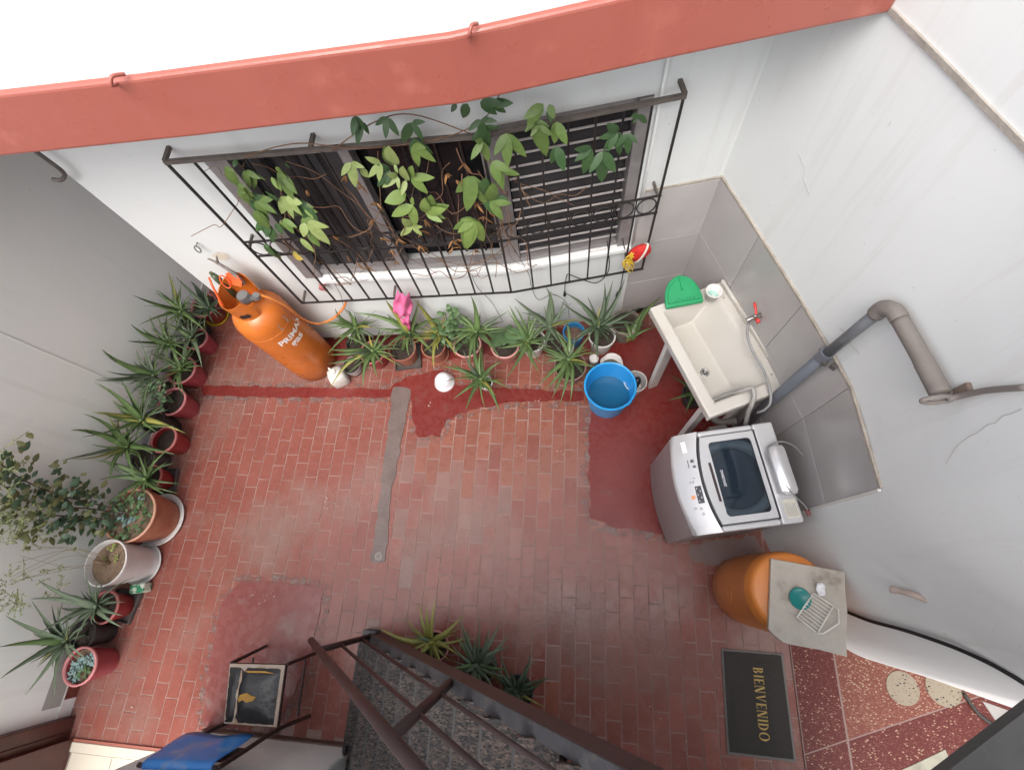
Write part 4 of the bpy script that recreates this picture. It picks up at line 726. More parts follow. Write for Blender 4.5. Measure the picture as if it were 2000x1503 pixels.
# big terracotta with climbing shrub
x, y = EP_['terra']; rt = thing('potted_shrub', 'leggy dark shrub climbing the cream wall from a big terracotta pot', 'potted plant', (x, y, 0))
make_pot(rt, x, y, .002, .33, .205, 'bigterra', 'white' if False else None, soil=soil_l, soil_drop=.03, taper=.78)
obj('saucer', B().lathe([(.17, .002), (.215, .03), (.205, .03), (.165, .012)], (x, y, 0), 30), POTM['white'], rt, smooth=True)
clump(rt, 'ground_foliage', (x, y, .30), .17, .09, 110, .04, herb_m, seed=7, roundish=.3)
clump(rt, 'ground_foliage', (x - .03, y + .05, .31), .12, .05, 30, .04, blue_s, seed=8, roundish=.25)
shr = mat('dark shrub leaf', (.036, .075, .036), (.055, .10, .048), 20, .45, rand=.1); shr2 = mat('olive shrub leaf', (.08, .10, .03), (.13, .12, .045), 20, .5); fern_m = mat('pale asparagus fern', (.22, .26, .11), (.30, .33, .16), 20, .6)
b = B(); r2 = random.Random(21); tw = []
paths = [[(x, y, .3), (-3.58, y + .02, .5), (-3.60, y + .0, .75), (-3.62, y + .03, .98), (-3.58, y + .12, 1.2)], [(x - .05, y - .03, .3), (-3.55, y - .05, .55), (-3.60, y - .06, .8), (-3.60, y - .1, 1.05)], [(x - .02, y + .03, .3), (-3.56, y + .06, .55), (-3.60, y + .1, .85), (-3.58, y + .16, 1.1), (-3.55, y + .22, 1.25)]]
for p in paths: tw.append(arc(p, 8)); b.tube(tw[-1], .005, 5)
obj('stem', b, mat('shrub twig', (.09, .05, .035), rough=.8), rt, smooth=True)
def shrub_leaves(nm, n, size, m, lo, hi, spread, sd):
    r = random.Random(sd); bb = B()
    for i in range(n):
        p = tw[r.randrange(3)]; q = p[int(len(p) * (lo + (hi - lo) * r.random()) * .999)]
        a = q + Vector((r.uniform(-.03, .1), r.uniform(-spread, spread), r.uniform(-.06, .06))); a.x = max(a.x, -3.645)
        an = r.uniform(0, 6.28); L = size * r.uniform(.6, 1.3); t = a + Vector((L * .6 * math.cos(an), L * math.sin(an), r.uniform(-.4, .6) * L)); t.x = max(t.x, -3.655)
        oval(bb, a, t, L * .24, (1, r.uniform(-.4, .4), r.uniform(.1, .9)))
    o = obj(nm, bb, m, rt, smooth=True); o['kind'] = 'stuff'
shrub_leaves('foliage', 190, .07, shr, .1, .9, .15, 3); shrub_leaves('foliage', 150, .06, shr2, .25, 1, .2, 4)
def fern(nm, root, c, n, ln, m, sd):
    r = random.Random(sd); bb = B()
    for i in range(n):
        a = Vector(c) + Vector((r.uniform(-.02, .06), r.uniform(-.1, .1), r.uniform(-.1, .1))); d = Vector((r.uniform(-.2, .5), r.uniform(-1, 1), r.uniform(-.5, 1))).normalized() * ln * r.uniform(.5, 1)
        for k in range(7):
            q = a + d * (k / 7); e = Vector((r.uniform(-1, 1), r.uniform(-1, 1), r.uniform(-1, 1))) * .022; q.x = max(q.x, -3.64)
            e2 = q + e; e2.x = max(e2.x, -3.65); oval(bb, q, e2, .0034, (1, 0, .3))
        d2 = a + d; d2.x = max(d2.x, -3.65); bb.tube([a, a.lerp(d2, .5), d2], .0018, 4)
    o = obj(nm, bb, m, root, smooth=True); o['kind'] = 'stuff'
for q, c in enumerate([(-3.58, y + .05, 1.25), (-3.58, y - .08, 1.1), (-3.58, y - .16, .95), (-3.56, y + .2, 1.2)]): fern('fern_frond', rt, c, 26, .17, fern_m, q)
# white pot with bare stump
x, y = EP_['white']; rt = thing('potted_stump', 'tall white pot of dry soil with a cut stump and wispy stems', 'potted plant', (x, y, 0))
make_pot(rt, x, y, .012, .37, .165, 'white', 'white', soil=soil_l, soil_drop=.05, taper=.74)
obj('stump', B().tube([(x, y, .31), (x - .03, y, .36), (x - .05, y + .01, .42)], [.016, .013, .011], 7), mat('cut wood', (.16, .1, .06), rough=.8), rt, smooth=True)
b = B(); 
for q in range(8): b.tube(arc([(x - .03, y + rnd.uniform(-.05, .05), .33), (-3.56, y + rnd.uniform(-.1, .1), .55), (-3.60, y + rnd.uniform(-.16, .12), .85)], 6), .0016, 4)
obj('wispy_stems', b, mat('dry stalk', (.3, .24, .12), rough=.8), rt, smooth=True)
fern('fern_tuft', rt, (-3.57, y - .18, .88), 30, .12, fern_m, 30); fern('fern_tuft', rt, (-3.57, y - .12, .62), 10, .1, fern_m, 31)
clump(rt, 'sprouts', (x + .0, y + .07, .325), .06, .02, 14, .022, mat('yellow green sprout', (.22, .26, .06), rough=.5), seed=3)
# succulent pot
x, y = EP_['succ']; rt = thing('potted_succulent', 'rosy pot of small blue grey succulents, last pot before the doorway', 'potted plant', (x, y, 0)); make_pot(rt, x, y, .002, .24, .125, 'rose', soil=soil_l, soil_drop=.045)
for q, (dx, dy) in enumerate(((-.05, -.08), (-.06, -.0), (-.02, .02), (.05, .05), (.02, -.04))): clump(rt, 'rosette', (x + dx, y + dy, .205), .025, .015, 22, .035, blue_s if q < 4 else herb_m, seed=q + 40, roundish=.28)
# blue pot
x, y = EP_['bluepot']; rt = thing('blue_pot', 'small blue plastic pot of gritty soil under the window', 'flower pot', (x, y, 0)); make_pot(rt, x, y, .002, .2, .09, 'blue', soil=mat('gritty brown soil', (.10, .05, .035), (.2, .13, .1), 60, .95, 1, 80), soil_drop=.07)
# leafy pot
x, y = EP_['leafy']; rt = thing('potted_broadleaf', 'plant with broad oval leaves in a pink pot between two aloes', 'potted plant', (x, y, 0)); make_pot(rt, x, y, .002, .2, .12, 'pink')
b = B(); b.tube(arc([(x, y, .18), (x + .02, y + .02, .3), (x + .03, y + .05, .42)], 5), .006, 6); obj('stem', b, mat('purple stem', (.06, .03, .04), rough=.6), rt, smooth=True)
broad = mat('broad dull green leaf', (.05, .10, .036), (.07, .13, .048), 15, .5, rand=.1)
for q in range(9):
    an = q * .75 + rnd.uniform(-.2, .2); L = rnd.uniform(.13, .19); h = .22 + .02 * q; b = B(); a = Vector((x + .02, y + .02, h)); blade(b, a, a + Vector((math.cos(an) * L, math.sin(an) * L * .8, .03)), L * .3, (0, 0, 1), camber=.2); obj('leaf', b, broad, rt, smooth=True)
# climbing herb between the pots
x, y = -1.02, 1.86; rt = thing('potted_herb', 'bushy round leaved herb in a dark pot below the middle window pane', 'potted plant', (x, y, 0)); make_pot(rt, x, y, .002, .16, .075, 'black')
tops = [(x + .02, y + .02, .55), (x + .1, y + .0, .48), (x - .04, y - .02, .4), (x + .08, y - .06, .36)]; b = B(); stems(b, (x, y, .14), tops); obj('stem', b, herb_m, rt, smooth=True)
for q, t in enumerate(tops): clump(rt, 'foliage', (t[0], t[1] - .01, t[2] - .12), .075, .16, 24, .05, herb_m, seed=q + 60, roundish=.42)
# tiny striped pot
x, y = EP_['tiny']; rt = thing('striped_pot', 'small black and white striped pot between the white jug and the aloes', 'flower pot', (x, y, 0)); make_pot(rt, x, y, .002, .12, .075, 'black')
for z_ in (.05, .085, .112): obj('stripe', B().lathe([(.0625 + z_ * .16, z_), (.0635 + z_ * .16, z_ + .014)], (x, y, 0), 28, closed_b=False), POTM['white'], rt, smooth=True)
# undergrowth seen under the sink
x, y = .98, 1.40; rt = thing('sink_plant', 'green leafy plant in a black pot hidden under the sink', 'potted plant', (x, y, 0)); make_pot(rt, x, y, .002, .18, .1, 'black')
for q in range(9):
    an = q * .7; L = rnd.uniform(.15, .28); c = Vector((x, y, .17)); obj('leaf', aloe_leaf(c, c + Vector((math.cos(an) * L, math.sin(an) * L, rnd.uniform(.02, .2))), .016, .2), AL[0], rt, smooth=True)
# green packet among the left pots
single('green_packet', B().box((-3.36, -.285, .05), (.12, .07, .09), .2), mat('green and white packet', (.03, .22, .11), (.55, .62, .5), 16, .35, lo=.45, hi=.5), 'crumpled green and white packet beside the white pot', 'packet', bevel=.012)
# ================================================================= LETTERING HELPERS
def text_mesh(body, size, bold=0.0, ext=.0):
    c = bpy.data.curves.new('lettering', 'FONT'); c.body = body; c.size = size; c.offset = bold; c.extrude = ext; c.align_x = 'CENTER'
    o = bpy.data.objects.new('lettering', c); col.objects.link(o)
    bpy.context.view_layer.update(); dg = bpy.context.evaluated_depsgraph_get()
    me = bpy.data.meshes.new_from_object(o.evaluated_get(dg)); bpy.data.objects.remove(o); bpy.data.curves.remove(c)
    return me
def serif_word(word, h, gap=.22):
    """roman capitals from thick and thin strokes; returns B in the xy plane, baseline on x"""
    b = B(); x = 0; T, t, sf = .17 * h, .07 * h, .05 * h
    def q(pts): b.add([(p[0], p[1], 0) for p in pts], [tuple(range(len(pts)))])
    def stem(x0, wd=T): q([(x0, 0), (x0 + wd, 0), (x0 + wd, h), (x0, h)]); q([(x0 - sf, 0), (x0 + wd + sf, 0), (x0 + wd + sf, t * .7), (x0 - sf, t * .7)]); q([(x0 - sf, h - t * .7), (x0 + wd + sf, h - t * .7), (x0 + wd + sf, h), (x0 - sf, h)])
    def bow(cx, cy, rx, ry, a0, a1, wd):
        n = 12
        for i in range(n):
            A, C = a0 + (a1 - a0) * i / n, a0 + (a1 - a0) * (i + 1) / n
            f = lambda a, o: (cx + (rx - o * (t + (wd - t) * abs(math.cos(a)))) * math.cos(a), cy + (ry - o * t) * math.sin(a))
            q([f(A, 0), f(C, 0), f(C, 1), f(A, 1)])
    H_ = math.pi / 2
    for ch in word:
        if ch == 'I': stem(x + sf); wd = T + 2 * sf
        elif ch == 'E':
            stem(x + sf); wd = .58 * h
            for y0, ln in ((0, .5), (h * .47, .38), (h - t, .48)): q([(x + T, y0), (x + sf + ln * h, y0), (x + sf + ln * h, y0 + t), (x + T, y0 + t)])
            for y0 in (0, h - t * 2.6): q([(x + .5 * h, y0), (x + .55 * h, y0), (x + .55 * h, y0 + t * 2.6), (x + .5 * h, y0 + t * 2.6)])
        elif ch == 'B': stem(x + sf); bow(x + T, h * .74, .36 * h, .26 * h, -H_, H_, T); bow(x + T, h * .26, .42 * h, .27 * h, -H_, H_, T); wd = .66 * h
        elif ch == 'D': stem(x + sf); bow(x + T, h * .5, .5 * h, .5 * h, -H_, H_, T); wd = .75 * h
        elif ch == 'O': bow(x + .42 * h, h * .5, .42 * h, .51 * h, 0, 2 * math.pi, T); wd = .84 * h
        elif ch == 'N':
            q([(x + sf, 0), (x + sf + t, 0), (x + sf + t, h), (x + sf, h)]); q([(x + .6 * h, 0), (x + .6 * h + t, 0), (x + .6 * h + t, h), (x + .6 * h, h)])
            q([(x + sf, h), (x + sf + T * 1.1, h), (x + .6 * h + t, 0), (x + .6 * h + t - T * 1.1, 0)]); q([(x, 0), (x + 3 * sf + t, 0), (x + 3 * sf + t, t * .7), (x, t * .7)]); q([(x + .52 * h, h - t * .7), (x + .75 * h, h - t * .7), (x + .75 * h, h), (x + .52 * h, h)]); wd = .75 * h
        elif ch == 'V':
            q([(x + sf, h), (x + sf + T * 1.1, h), (x + .42 * h, 0), (x + .34 * h, 0)]); q([(x + .62 * h, h), (x + .62 * h + t, h), (x + .42 * h, 0), (x + .36 * h, 0)]); q([(x, h - t * .7), (x + .28 * h, h - t * .7), (x + .28 * h, h), (x, h)]); q([(x + .54 * h, h - t * .7), (x + .76 * h, h - t * .7), (x + .76 * h, h), (x + .54 * h, h)]); wd = .76 * h
        x += wd + gap * h * .5
    return b, x - gap * h * .5

# ================================================================= GAS CYLINDER
ox, oy = -2.335, 1.705
org = mat('orange enamel', (.54, .15, .022), (.48, .128, .02), 3, .36, .06, 30, c3=(.36, .11, .035), s3=6, f3=.60, rvar=.1, streak=(.42, .12, .03))
gas = thing('gas_cylinder', 'tall orange gas cylinder with collar, valve and white lettering', 'gas cylinder', (ox, oy, 0))
GS = 1.08
pr = [(.16, .0), (.172, .0), (.172, .05), (.184, .07), (.185, .25), (.1855, .6), (.185, .88)] + [(.185 * math.cos(a) ** .75, .88 + .16 * math.sin(a)) for a in (.25, .5, .75, 1.0, 1.2, 1.38)] + [(.05, 1.043), (.03, 1.045)]
obj('body', B().lathe([(r_ * GS, z_) for r_, z_ in pr], (ox, oy, 0), 48, closed_t=True), org, gas, smooth=True)
obj('weld_seam', B().torus((ox, oy, .83), (1, 0, 0), (0, 1, 0), .1855 * GS, .1855 * GS, .0025, 48, 5), org, gas, smooth=True)
# collar: open guard ring
b = B(); n = 40; vs = []; fs = []
for i in range(n + 1):
    a = math.radians(40 + 285 * i / n); hgt = 1.21 + .035 * math.sin(i / n * math.pi * 2.0 + .6) - .07 * (1 if i < 2 or i > n - 2 else 0)
    for rr, z_ in ((.118, 1.0), (.128, hgt), (.134, hgt + .002), (.124, 1.0)): vs.append((ox + rr * math.cos(a), oy + rr * math.sin(a), z_))
for i in range(n):
    mid = (i + .5) / n
    for k in range(4): fs.append((i * 4 + k, i * 4 + (k + 1) % 4, i * 4 + 4 + (k + 1) % 4, i * 4 + 4 + k))
fs += [(0, 1, 2, 3), tuple(n * 4 + k for k in (3, 2, 1, 0))]
obj('collar', b.add(vs, fs), org, gas, auto=50)
a = math.radians(285); obj('collar_slot', B().add([(ox + .1325 * math.cos(a + d) , oy + .1325 * math.sin(a + d), z_) for d, z_ in ((-.3, 1.075), (-.22, 1.055), (.22, 1.055), (.3, 1.075), (.22, 1.1), (-.22, 1.1))], [(0, 1, 2, 3, 4, 5)]), blackm, gas)
brass = mat('dull brass', (.45, .33, .12), (.3, .23, .12), 30, .4, metal=.8); zinc = mat('grey cast zinc', (.20, .20, .20), (.28, .28, .27), 15, .5, .2, 60, metal=.6)
b = B().tube([(ox, oy, 1.03), (ox, oy, 1.13)], .014, 10).tube([(ox - .05, oy, 1.10), (ox + .08, oy - .01, 1.12)], .01, 8); obj('valve', b, brass, gas, smooth=True)
b = B().tube([(ox + .06, oy - .02, 1.15), (ox + .06, oy - .02, 1.2)], [.045, .04], 16).tube([(ox + .06, oy - .02, 1.12), (ox + .15, oy - .02, 1.18)], .018, 10); obj('regulator', b, zinc, gas, smooth=False, auto=40)
obj('regulator_knob', B().tube([(ox + .15, oy - .02, 1.17), (ox + .165, oy - .02, 1.2)], [.03, .022], 14), zinc, gas, auto=40)
obj('hose', B().tube(arc(HOSE, 8), .0095, 8), mat('orange rubber hose', (.68, .22, .05), rough=.5), gas, smooth=True)
obj('paper_label', B().add([(ox + .1875 * GS * math.cos(t) * (1 if z_ < .9 else .985), oy + .1875 * GS * math.sin(t) * (1 if z_ < .9 else .985), z_) for t, z_ in ((-.55, .905), (-.1, .905), (-.1, .83), (-.55, .83))], [(3, 2, 1, 0)]), mat('torn grey label', (.42, .40, .36), (.25, .22, .2), 25, .7), gas)
wht = mat('white paint lettering', (.75, .74, .72), rough=.5)
for body, sz, z0, mid in (('PRIMAX', .082, .70, -.33), ('gas', .098, .62, -.42)):
    me = text_mesh(body, sz, .0022)
    for v in me.vertices:
        a = mid + v.co.x / .2; z_ = z0 + v.co.y; v.co = (ox + .1866 * GS * math.cos(a), oy + .1866 * GS * math.sin(a), z_)
    obj('lettering', me, wht, gas)
# things stuck in the collar
otool = mat('orange plastic tool', (.75, .12, .03), (.68, .10, .03), 6, .4)
tr = thing('plastic_trowel', 'bright orange plastic hand trowel sticking out of the cylinder collar', 'trowel', (ox - .05, oy, 1.1))
obj('handle', B().tube([(ox - .08, oy - .09, 1.17), (ox - .105, oy + .0, 1.29), (ox - .11, oy + .04, 1.33)], [.008, .008, .007], 8), otool, tr, smooth=True)
b = B(); b.add([(ox - .05, oy + .11, 1.27), (ox + .02, oy + .12, 1.29), (ox + .07, oy + .06, 1.24), (ox + .05, oy + .04, 1.21), (ox - .04, oy + .07, 1.2)], [(0, 1, 2, 3, 4)]); bo = obj('blade', b, otool, tr); md = bo.modifiers.new('thickness', 'SOLIDIFY'); md.thickness = .006
obj('wire_loop', B().torus((ox - .06, oy + .06, 1.24), (.6, .3, .4), (-.2, .3, .9), .03, .05, .006, 18, 6), otool, tr, smooth=True)
bt = thing('green_bottle', 'small dark green bottle tucked behind the cylinder collar', 'bottle', (ox - .13, oy + .06, 1.18))
obj('body', B().tube([(ox - .10, oy + .06, 1.06), (ox - .13, oy + .09, 1.24), (ox - .137, oy + .095, 1.28)], [.022, .024, .018], 12), mat('dark green bottle', (.06, .085, .045), rough=.35), bt, smooth=True)
obj('cap', B().tube([(ox - .137, oy + .095, 1.28), (ox - .142, oy + .1, 1.30)], .012, 10), mat('olive cap', (.09, .11, .05), rough=.5), bt)
single('dry_branch', B().tube(arc([(ox + .05, oy + .07, 1.2), (ox + .02, oy + .1, 1.28), (ox - .05, oy + .13, 1.36), (ox - .1, oy + .14, 1.40)], 5), [.018, .017, .016, .015, .014, .016, .013, .012, .011, .01, .012, .009, .008, .007, .006, .004], 7).tube([(ox - .05, oy + .13, 1.36), (ox - .03, oy + .15, 1.41)], [.01, .005], 6), mat('weathered grey bark', (.15, .125, .115), (.24, .21, .19), 30, .9, .8, 60), 'gnarled grey dry branch poking up from the gas cylinder', 'branch', smooth=True)

# ================================================================= BUCKET, TUBS, JUG, BOWL
bx, by = .304, 1.385
blu = mat('bright blue plastic', (.03, .36, .78), (.025, .32, .72), 5, .33, .04, 40)
bk = thing('blue_bucket', 'bright blue plastic bucket half full of water', 'bucket', (bx, by, 0))
obj('body', B().lathe([(.146, .004), (.154, .01), (.188, .335), (.199, .335), (.201, .352), (.194, .36), (.186, .355), (.151, .02), (.001, .016)], (bx, by, 0), 44), blu, bk, auto=45)
obj('water', B().lathe([(.1655, .15), (.001, .15)], (bx, by, 0), 40, closed_b=False), mat('bucket water', (.008, .10, .20), rough=.04, spec=.5), bk, smooth=True)
for a in (-.75, 2.4):
    q = Matrix.Rotation(a, 3, 'Z') @ Vector((.195, 0, 0)); obj('handle_lug', B().box((bx + q.x, by + q.y, .335), (.016, .05, .026), a), blu, bk, bevel=.006)
wpl = POTM['white']
x, y = EP_['tub1']; t1 = thing('broken_tub', 'white plastic tub with a broken rim holding murky water', 'tub', (x, y, 0))
b = B(); n = 36; vs = []; fs = []
for i in range(n):
    a = 2 * math.pi * i / n; zt = .17 - (.025 * max(0, math.sin(a * 3 + 1)) ** 2) - rnd.uniform(0, .006)
    for rr, z_ in ((.07, .002), (.095, zt), (.09, zt), (.066, .012)): vs.append((x + rr * math.cos(a), y + rr * math.sin(a), z_))
for i in range(n):
    for k in range(3): a0 = i * 4; c0 = ((i + 1) % n) * 4; fs.append((a0 + k, c0 + k, c0 + k + 1, a0 + k + 1))
fs.append(tuple(i * 4 + 3 for i in range(n))); fs.append(tuple(i * 4 for i in range(n))[::-1])
obj('body', b.add(vs, fs), wpl, t1, smooth=True, )
obj('murky_water', B().lathe([(.079, .085), (.001, .085)], (x, y, 0), 30, closed_b=False), mat('murky brown water', (.11, .085, .06), (.07, .075, .035), 30, .12), t1, smooth=True)
x, y = EP_['tub2']; t2 = thing('white_tub', 'white plastic tub holding a dark bottle with yellow label, beside the bucket', 'tub', (x, y, 0))
obj('body', B().lathe([(.066, .002), (.088, .16), (.093, .16), (.093, .168), (.086, .168), (.064, .012), (.001, .012)], (x, y, 0), 32), wpl, t2, auto=45)
dbt = thing('dark_bottle', 'black bottle with a yellow label lying in the white tub', 'bottle', (x, y, .03))
obj('body', B().tube([(x - .03, y - .035, .05), (x + .005, y + .005, .09), (x + .025, y + .03, .12), (x + .033, y + .04, .145)], [.036, .036, .032, .014], 14), mat('dark bottle plastic', (.012, .013, .02), rough=.25), dbt, smooth=True)
obj('label', B().box((x + .012, y + .003, .128), (.03, .022, .003), .4, ), mat('yellow label', (.6, .42, .02), rough=.5), dbt)
x, y = EP_['jar']; jr = thing('glass_jar', 'small glass jar with a white crusted lid behind the broken tub', 'jar', (x, y, 0))
gl = mat('clear jar glass', (.75, .78, .78), rough=.05, trans=.9)
obj('body', B().lathe([(.038, .002), (.042, .01), (.042, .12), (.034, .14), (.031, .14), (.038, .118), (.038, .012)], (x, y, 0), 24), gl, jr, smooth=True)
obj('lid', B().lathe([(.037, .14), (.038, .165), (.001, .167)], (x, y, 0), 20, jit=.05), wpl, jr)
# jug
jx, jy = -2.05, 1.53
jg = thing('white_jug', 'white square plastic jug at the foot of the gas cylinder', 'jug', (jx, jy, 0))
jm = mat('milky white plastic', (.70, .685, .64), (.62, .60, .55), 8, .35)
jb = B(); L_ = [(.062, 0), (.07, .02), (.072, .14), (.066, .165), (.035, .185), (.02, .19)]
vs = []; fs = []; sg = 16
for rr, z_ in L_:
    for k in range(sg):
        a = 2 * math.pi * k / sg + .5; ca, sa = math.cos(a), math.sin(a); f = (1 / max(abs(math.cos(a - .5)), abs(math.sin(a - .5)))) ** .75 if z_ < .15 else 1
        vs.append((jx + rr * f * ca, jy + rr * f * sa, z_ + .001))
for i in range(len(L_) - 1):
    for k in range(sg): k2 = (k + 1) % sg; fs.append((i * sg + k, i * sg + k2, (i + 1) * sg + k2, (i + 1) * sg + k))
fs += [tuple(range(sg))[::-1], tuple((len(L_) - 1) * sg + k for k in range(sg))]
obj('body', jb.add(vs, fs), jm, jg, smooth=True); obj('cap', B().lathe([(.024, .188), (.024, .21), (.001, .212)], (jx, jy, 0), 18), jm, jg, auto=40)
obj('handle', B().tube(arc([(jx - .02, jy + .02, .19), (jx - .05, jy + .04, .188), (jx - .064, jy + .045, .15)], 5), .009, 8), jm, jg, smooth=True)
# upturned bowl
wx, wy = -1.10, 1.525
single('white_tub_upturned', B().lathe([(.088, .002), (.09, .012), (.085, .016), (.072, .075), (.055, .105), (.03, .113), (.001, .114)], (wx, wy, 0), 32), mat('glossy white plastic', (.72, .73, .75), (.68, .69, .71), 5, .3), 'upturned white plastic tub on the red painted floor', 'tub', smooth=True)

# ================================================================= WASHING MACHINE
silver = mat('silver painted steel', (.37, .365, .375), (.35, .345, .355), 4, .34, .0, 40, metal=.25)
silver2 = mat('silver plastic', (.55, .555, .565), (.52, .525, .535), 4, .25, metal=.22)
darkgap = mat('dark seam', (.03, .03, .035), rough=.5)
wa = math.radians(10.0); wc = Vector((.962, .603)); wx1, wy1 = Vector((math.cos(wa), math.sin(wa))), Vector((-math.sin(wa), math.cos(wa)))
def wq(d, s): q = wc + wx1 * d + wy1 * s; return (q.x, q.y)     # d: front(-) to back(+), s: along width
wm = thing('washing_machine', 'silver top loading washing machine with a glass lid beside the sink', 'washing machine', (wc.x, wc.y, 0))
def outline(d0, d1, hw, bulge, n=12, r=.03):
    pts = []
    for i in range(n + 1):
        s = -hw + 2 * hw * i / n; pts.append((d0 - bulge * (1 - (s / hw) ** 2), s))
    pts += [(d1 - r, hw), (d1, hw - r), (d1, -hw + r), (d1 - r, -hw)]
    return pts
def loft(levels, m, name, bevel=0, auto=40, top=True):
    b = B(); n = None
    for (d0, d1, hw, bu, z_) in levels:
        o_ = outline(d0, d1, hw, bu); n = len(o_); b.v += [(*wq(d, s), z_) for d, s in o_]
    for i in range(len(levels) - 1):
        for k in range(n): k2 = (k + 1) % n; b.f.append((i * n + k, i * n + k2, (i + 1) * n + k2, (i + 1) * n + k))
    b.f.append(tuple(range(n)))
    if top: b.f.append(tuple((len(levels) - 1) * n + k for k in range(n))[::-1])
    return obj(name, b, m, wm, auto=auto, bevel=bevel)
loft([(-.285, .30, .285, .03, .03), (-.29, .305, .29, .035, .06), (-.29, .305, .29, .035, .835)], silver, 'body')
loft([(-.27, .29, .27, .03, .004), (-.27, .29, .27, .03, .03)], blackm, 'plinth')
# top frame: built as a rim around the tub opening
FR, BKD, HW = -.305, .312, .297
def tquad(b, d0, d1, s0, s1, z0, z1): b.prism([wq(d0, s0), wq(d0, s1), wq(d1, s1), wq(d1, s0)], z0, z1)
b = B(); tquad(b, -.14, .19, .262, HW, .836, .915); obj('side_trim', b, silver2, wm, bevel=.014, bseg=3)
b = B(); tquad(b, -.14, .19, -HW, -.262, .836, .915); obj('side_trim', b, silver2, wm, bevel=.014, bseg=3)
b = B(); tquad(b, .19, .312, -HW, HW, .836, .918); dk = obj('rear_deck', b, silver2, wm, bevel=.012, bseg=3)
# control panel: curved, sloping to the front
n = 14; vs = []; fs = []
for i in range(n + 1):
    s = -HW + 2 * HW * i / n; bu = .05 * (1 - (s / HW) ** 2)
    for d, z_ in ((-.28 - bu, .836), (-.285 - bu, .86), (-.27 - bu, .884), (-.14 - bu * 1.0, .916), (-.13 - bu, .836)): vs.append((*wq(d, s), z_))
for i in range(n):
    for k in range(4): fs.append((i * 5 + k, i * 5 + k + 1, i * 5 + 6 + k, i * 5 + 5 + k))
fs += [(0, 1, 2, 3, 4), tuple(n * 5 + k for k in (4, 3, 2, 1, 0))]
cpn = obj('control_panel', B().add(vs, fs), silver2, wm, auto=50)
def pz(d, s): bu = .05 * (1 - (s / HW) ** 2); return .884 + (d + .27 + bu) / .13 * .032
def on_panel(b, d, s, ld, ls, h=.0025):
    P_ = [(d - ld / 2, s - ls / 2), (d + ld / 2, s - ls / 2), (d + ld / 2, s + ls / 2), (d - ld / 2, s + ls / 2)]
    b.add([(*wq(*p), pz(*p) + .0005) for p in P_] + [(*wq(*p), pz(*p) + h) for p in P_], [(4, 5, 6, 7), (0, 1, 5, 4), (1, 2, 6, 5), (2, 3, 7, 6), (3, 0, 4, 7)])
b = B(); on_panel(b, -.215, -.075, .034, .10); obj('display', b, mat('black display', (.012, .014, .02), rough=.15), cpn)
b = B()
for k in range(5): on_panel(b, -.224 + (k % 2) * .016, -.11 + k * .018, .004, .01, .0032)
obj('display_digits', b, mat('white display print', (.5, .52, .55), rough=.4), cpn)
b = B(); on_panel(b, -.252, -.085, .02, .022); obj('start_button', b, mat('orange button', (.72, .30, .12), rough=.4), cpn)
for d, s in ((-.255, -.15), (-.225, -.155), (-.22, -.185), (-.25, .0), (-.235, -.0), (-.225, .02)):
    b = B(); q = wq(d, s); b.lathe([(.008, 0), (.0075, .003), (.001, .0036)], (*q, pz(d, s)), 14); obj('button', b, silver2, cpn, smooth=True)
b = B(); on_panel(b, -.235, .215, .026, .07); obj('energy_sticker', b, mat('white sticker', (.78, .78, .80), rough=.4), cpn)
b = B(); on_panel(b, -.21, .125, .018, .018); on_panel(b, -.205, .09, .016, .014, .003); obj('feature_mark', b, mat('dark grey print', (.08, .085, .09), rough=.5), cpn)
b = B(); on_panel(b, -.235, .11, .004, .05); obj('feature_mark', b, MATS['dark grey print'], cpn)
b = B()
for i in range(14):
    s0, s1 = -.262 + .524 * i / 14, -.262 + .524 * (i + 1) / 14; f = lambda s: -.132 - .05 * (1 - (s / HW) ** 2)
    b.prism([wq(f(s0), s0), wq(f(s1), s1), wq(f(s1) + .009, s1), wq(f(s0) + .009, s0)], .85, .9135)
obj('lid_seam', b, darkgap, wm)
# lid with a window
def lid_front(s): return -.121 - .05 * (1 - (s / HW) ** 2)
ld = B(); n = 14; G = (-.095, .158, -.22, .22)      # glass: d0 d1 s0 s1
for i in range(n):
    s0, s1 = -.258 + .516 * i / n, -.258 + .516 * (i + 1) / n
    ld.prism([wq(lid_front(s0), s0), wq(lid_front(s1), s1), wq(G[0], s1), wq(G[0], s0)], .898, .9185)
tquad(ld, G[1], .183, -.258, .258, .898, .9185); tquad(ld, G[0], G[1], G[3], .258, .898, .9185); tquad(ld, G[0], G[1], -.258, G[2], .898, .9185)
lid = obj('lid', ld, silver2, wm)
glm = bpy.data.materials.new('smoked lid glass'); glm.use_nodes = True; n_ = glm.node_tree.nodes; l_ = glm.node_tree.links; n_.remove(n_['Principled BSDF'])
tb = n_.new('ShaderNodeBsdfTransparent'); tb.inputs[0].default_value = (.52, .57, .62, 1); gb = n_.new('ShaderNodeBsdfGlossy'); gb.inputs['Roughness'].default_value = .04
fr = n_.new('ShaderNodeFresnel'); fr.inputs[0].default_value = 1.5; mx = n_.new('ShaderNodeMixShader'); l_.new(fr.outputs[0], mx.inputs[0]); l_.new(tb.outputs[0], mx.inputs[1]); l_.new(gb.outputs[0], mx.inputs[2]); l_.new(mx.outputs[0], n_['Material Output'].inputs[0])
b = B(); r = .025; c4 = [(G[0] + r, G[2] + r, math.pi), (G[1] - r, G[2] + r, 1.5 * math.pi), (G[1] - r, G[3] - r, 0), (G[0] + r, G[3] - r, .5 * math.pi)]
pts = [wq(cx + r * math.cos(a0 + t), cy + r * math.sin(a0 + t)) for cx, cy, a0 in c4 for t in (0, .4, .8, 1.2, 1.57)]
obj('lid_glass', B().prism(pts, .912, .9165), glm, lid)
b = B()
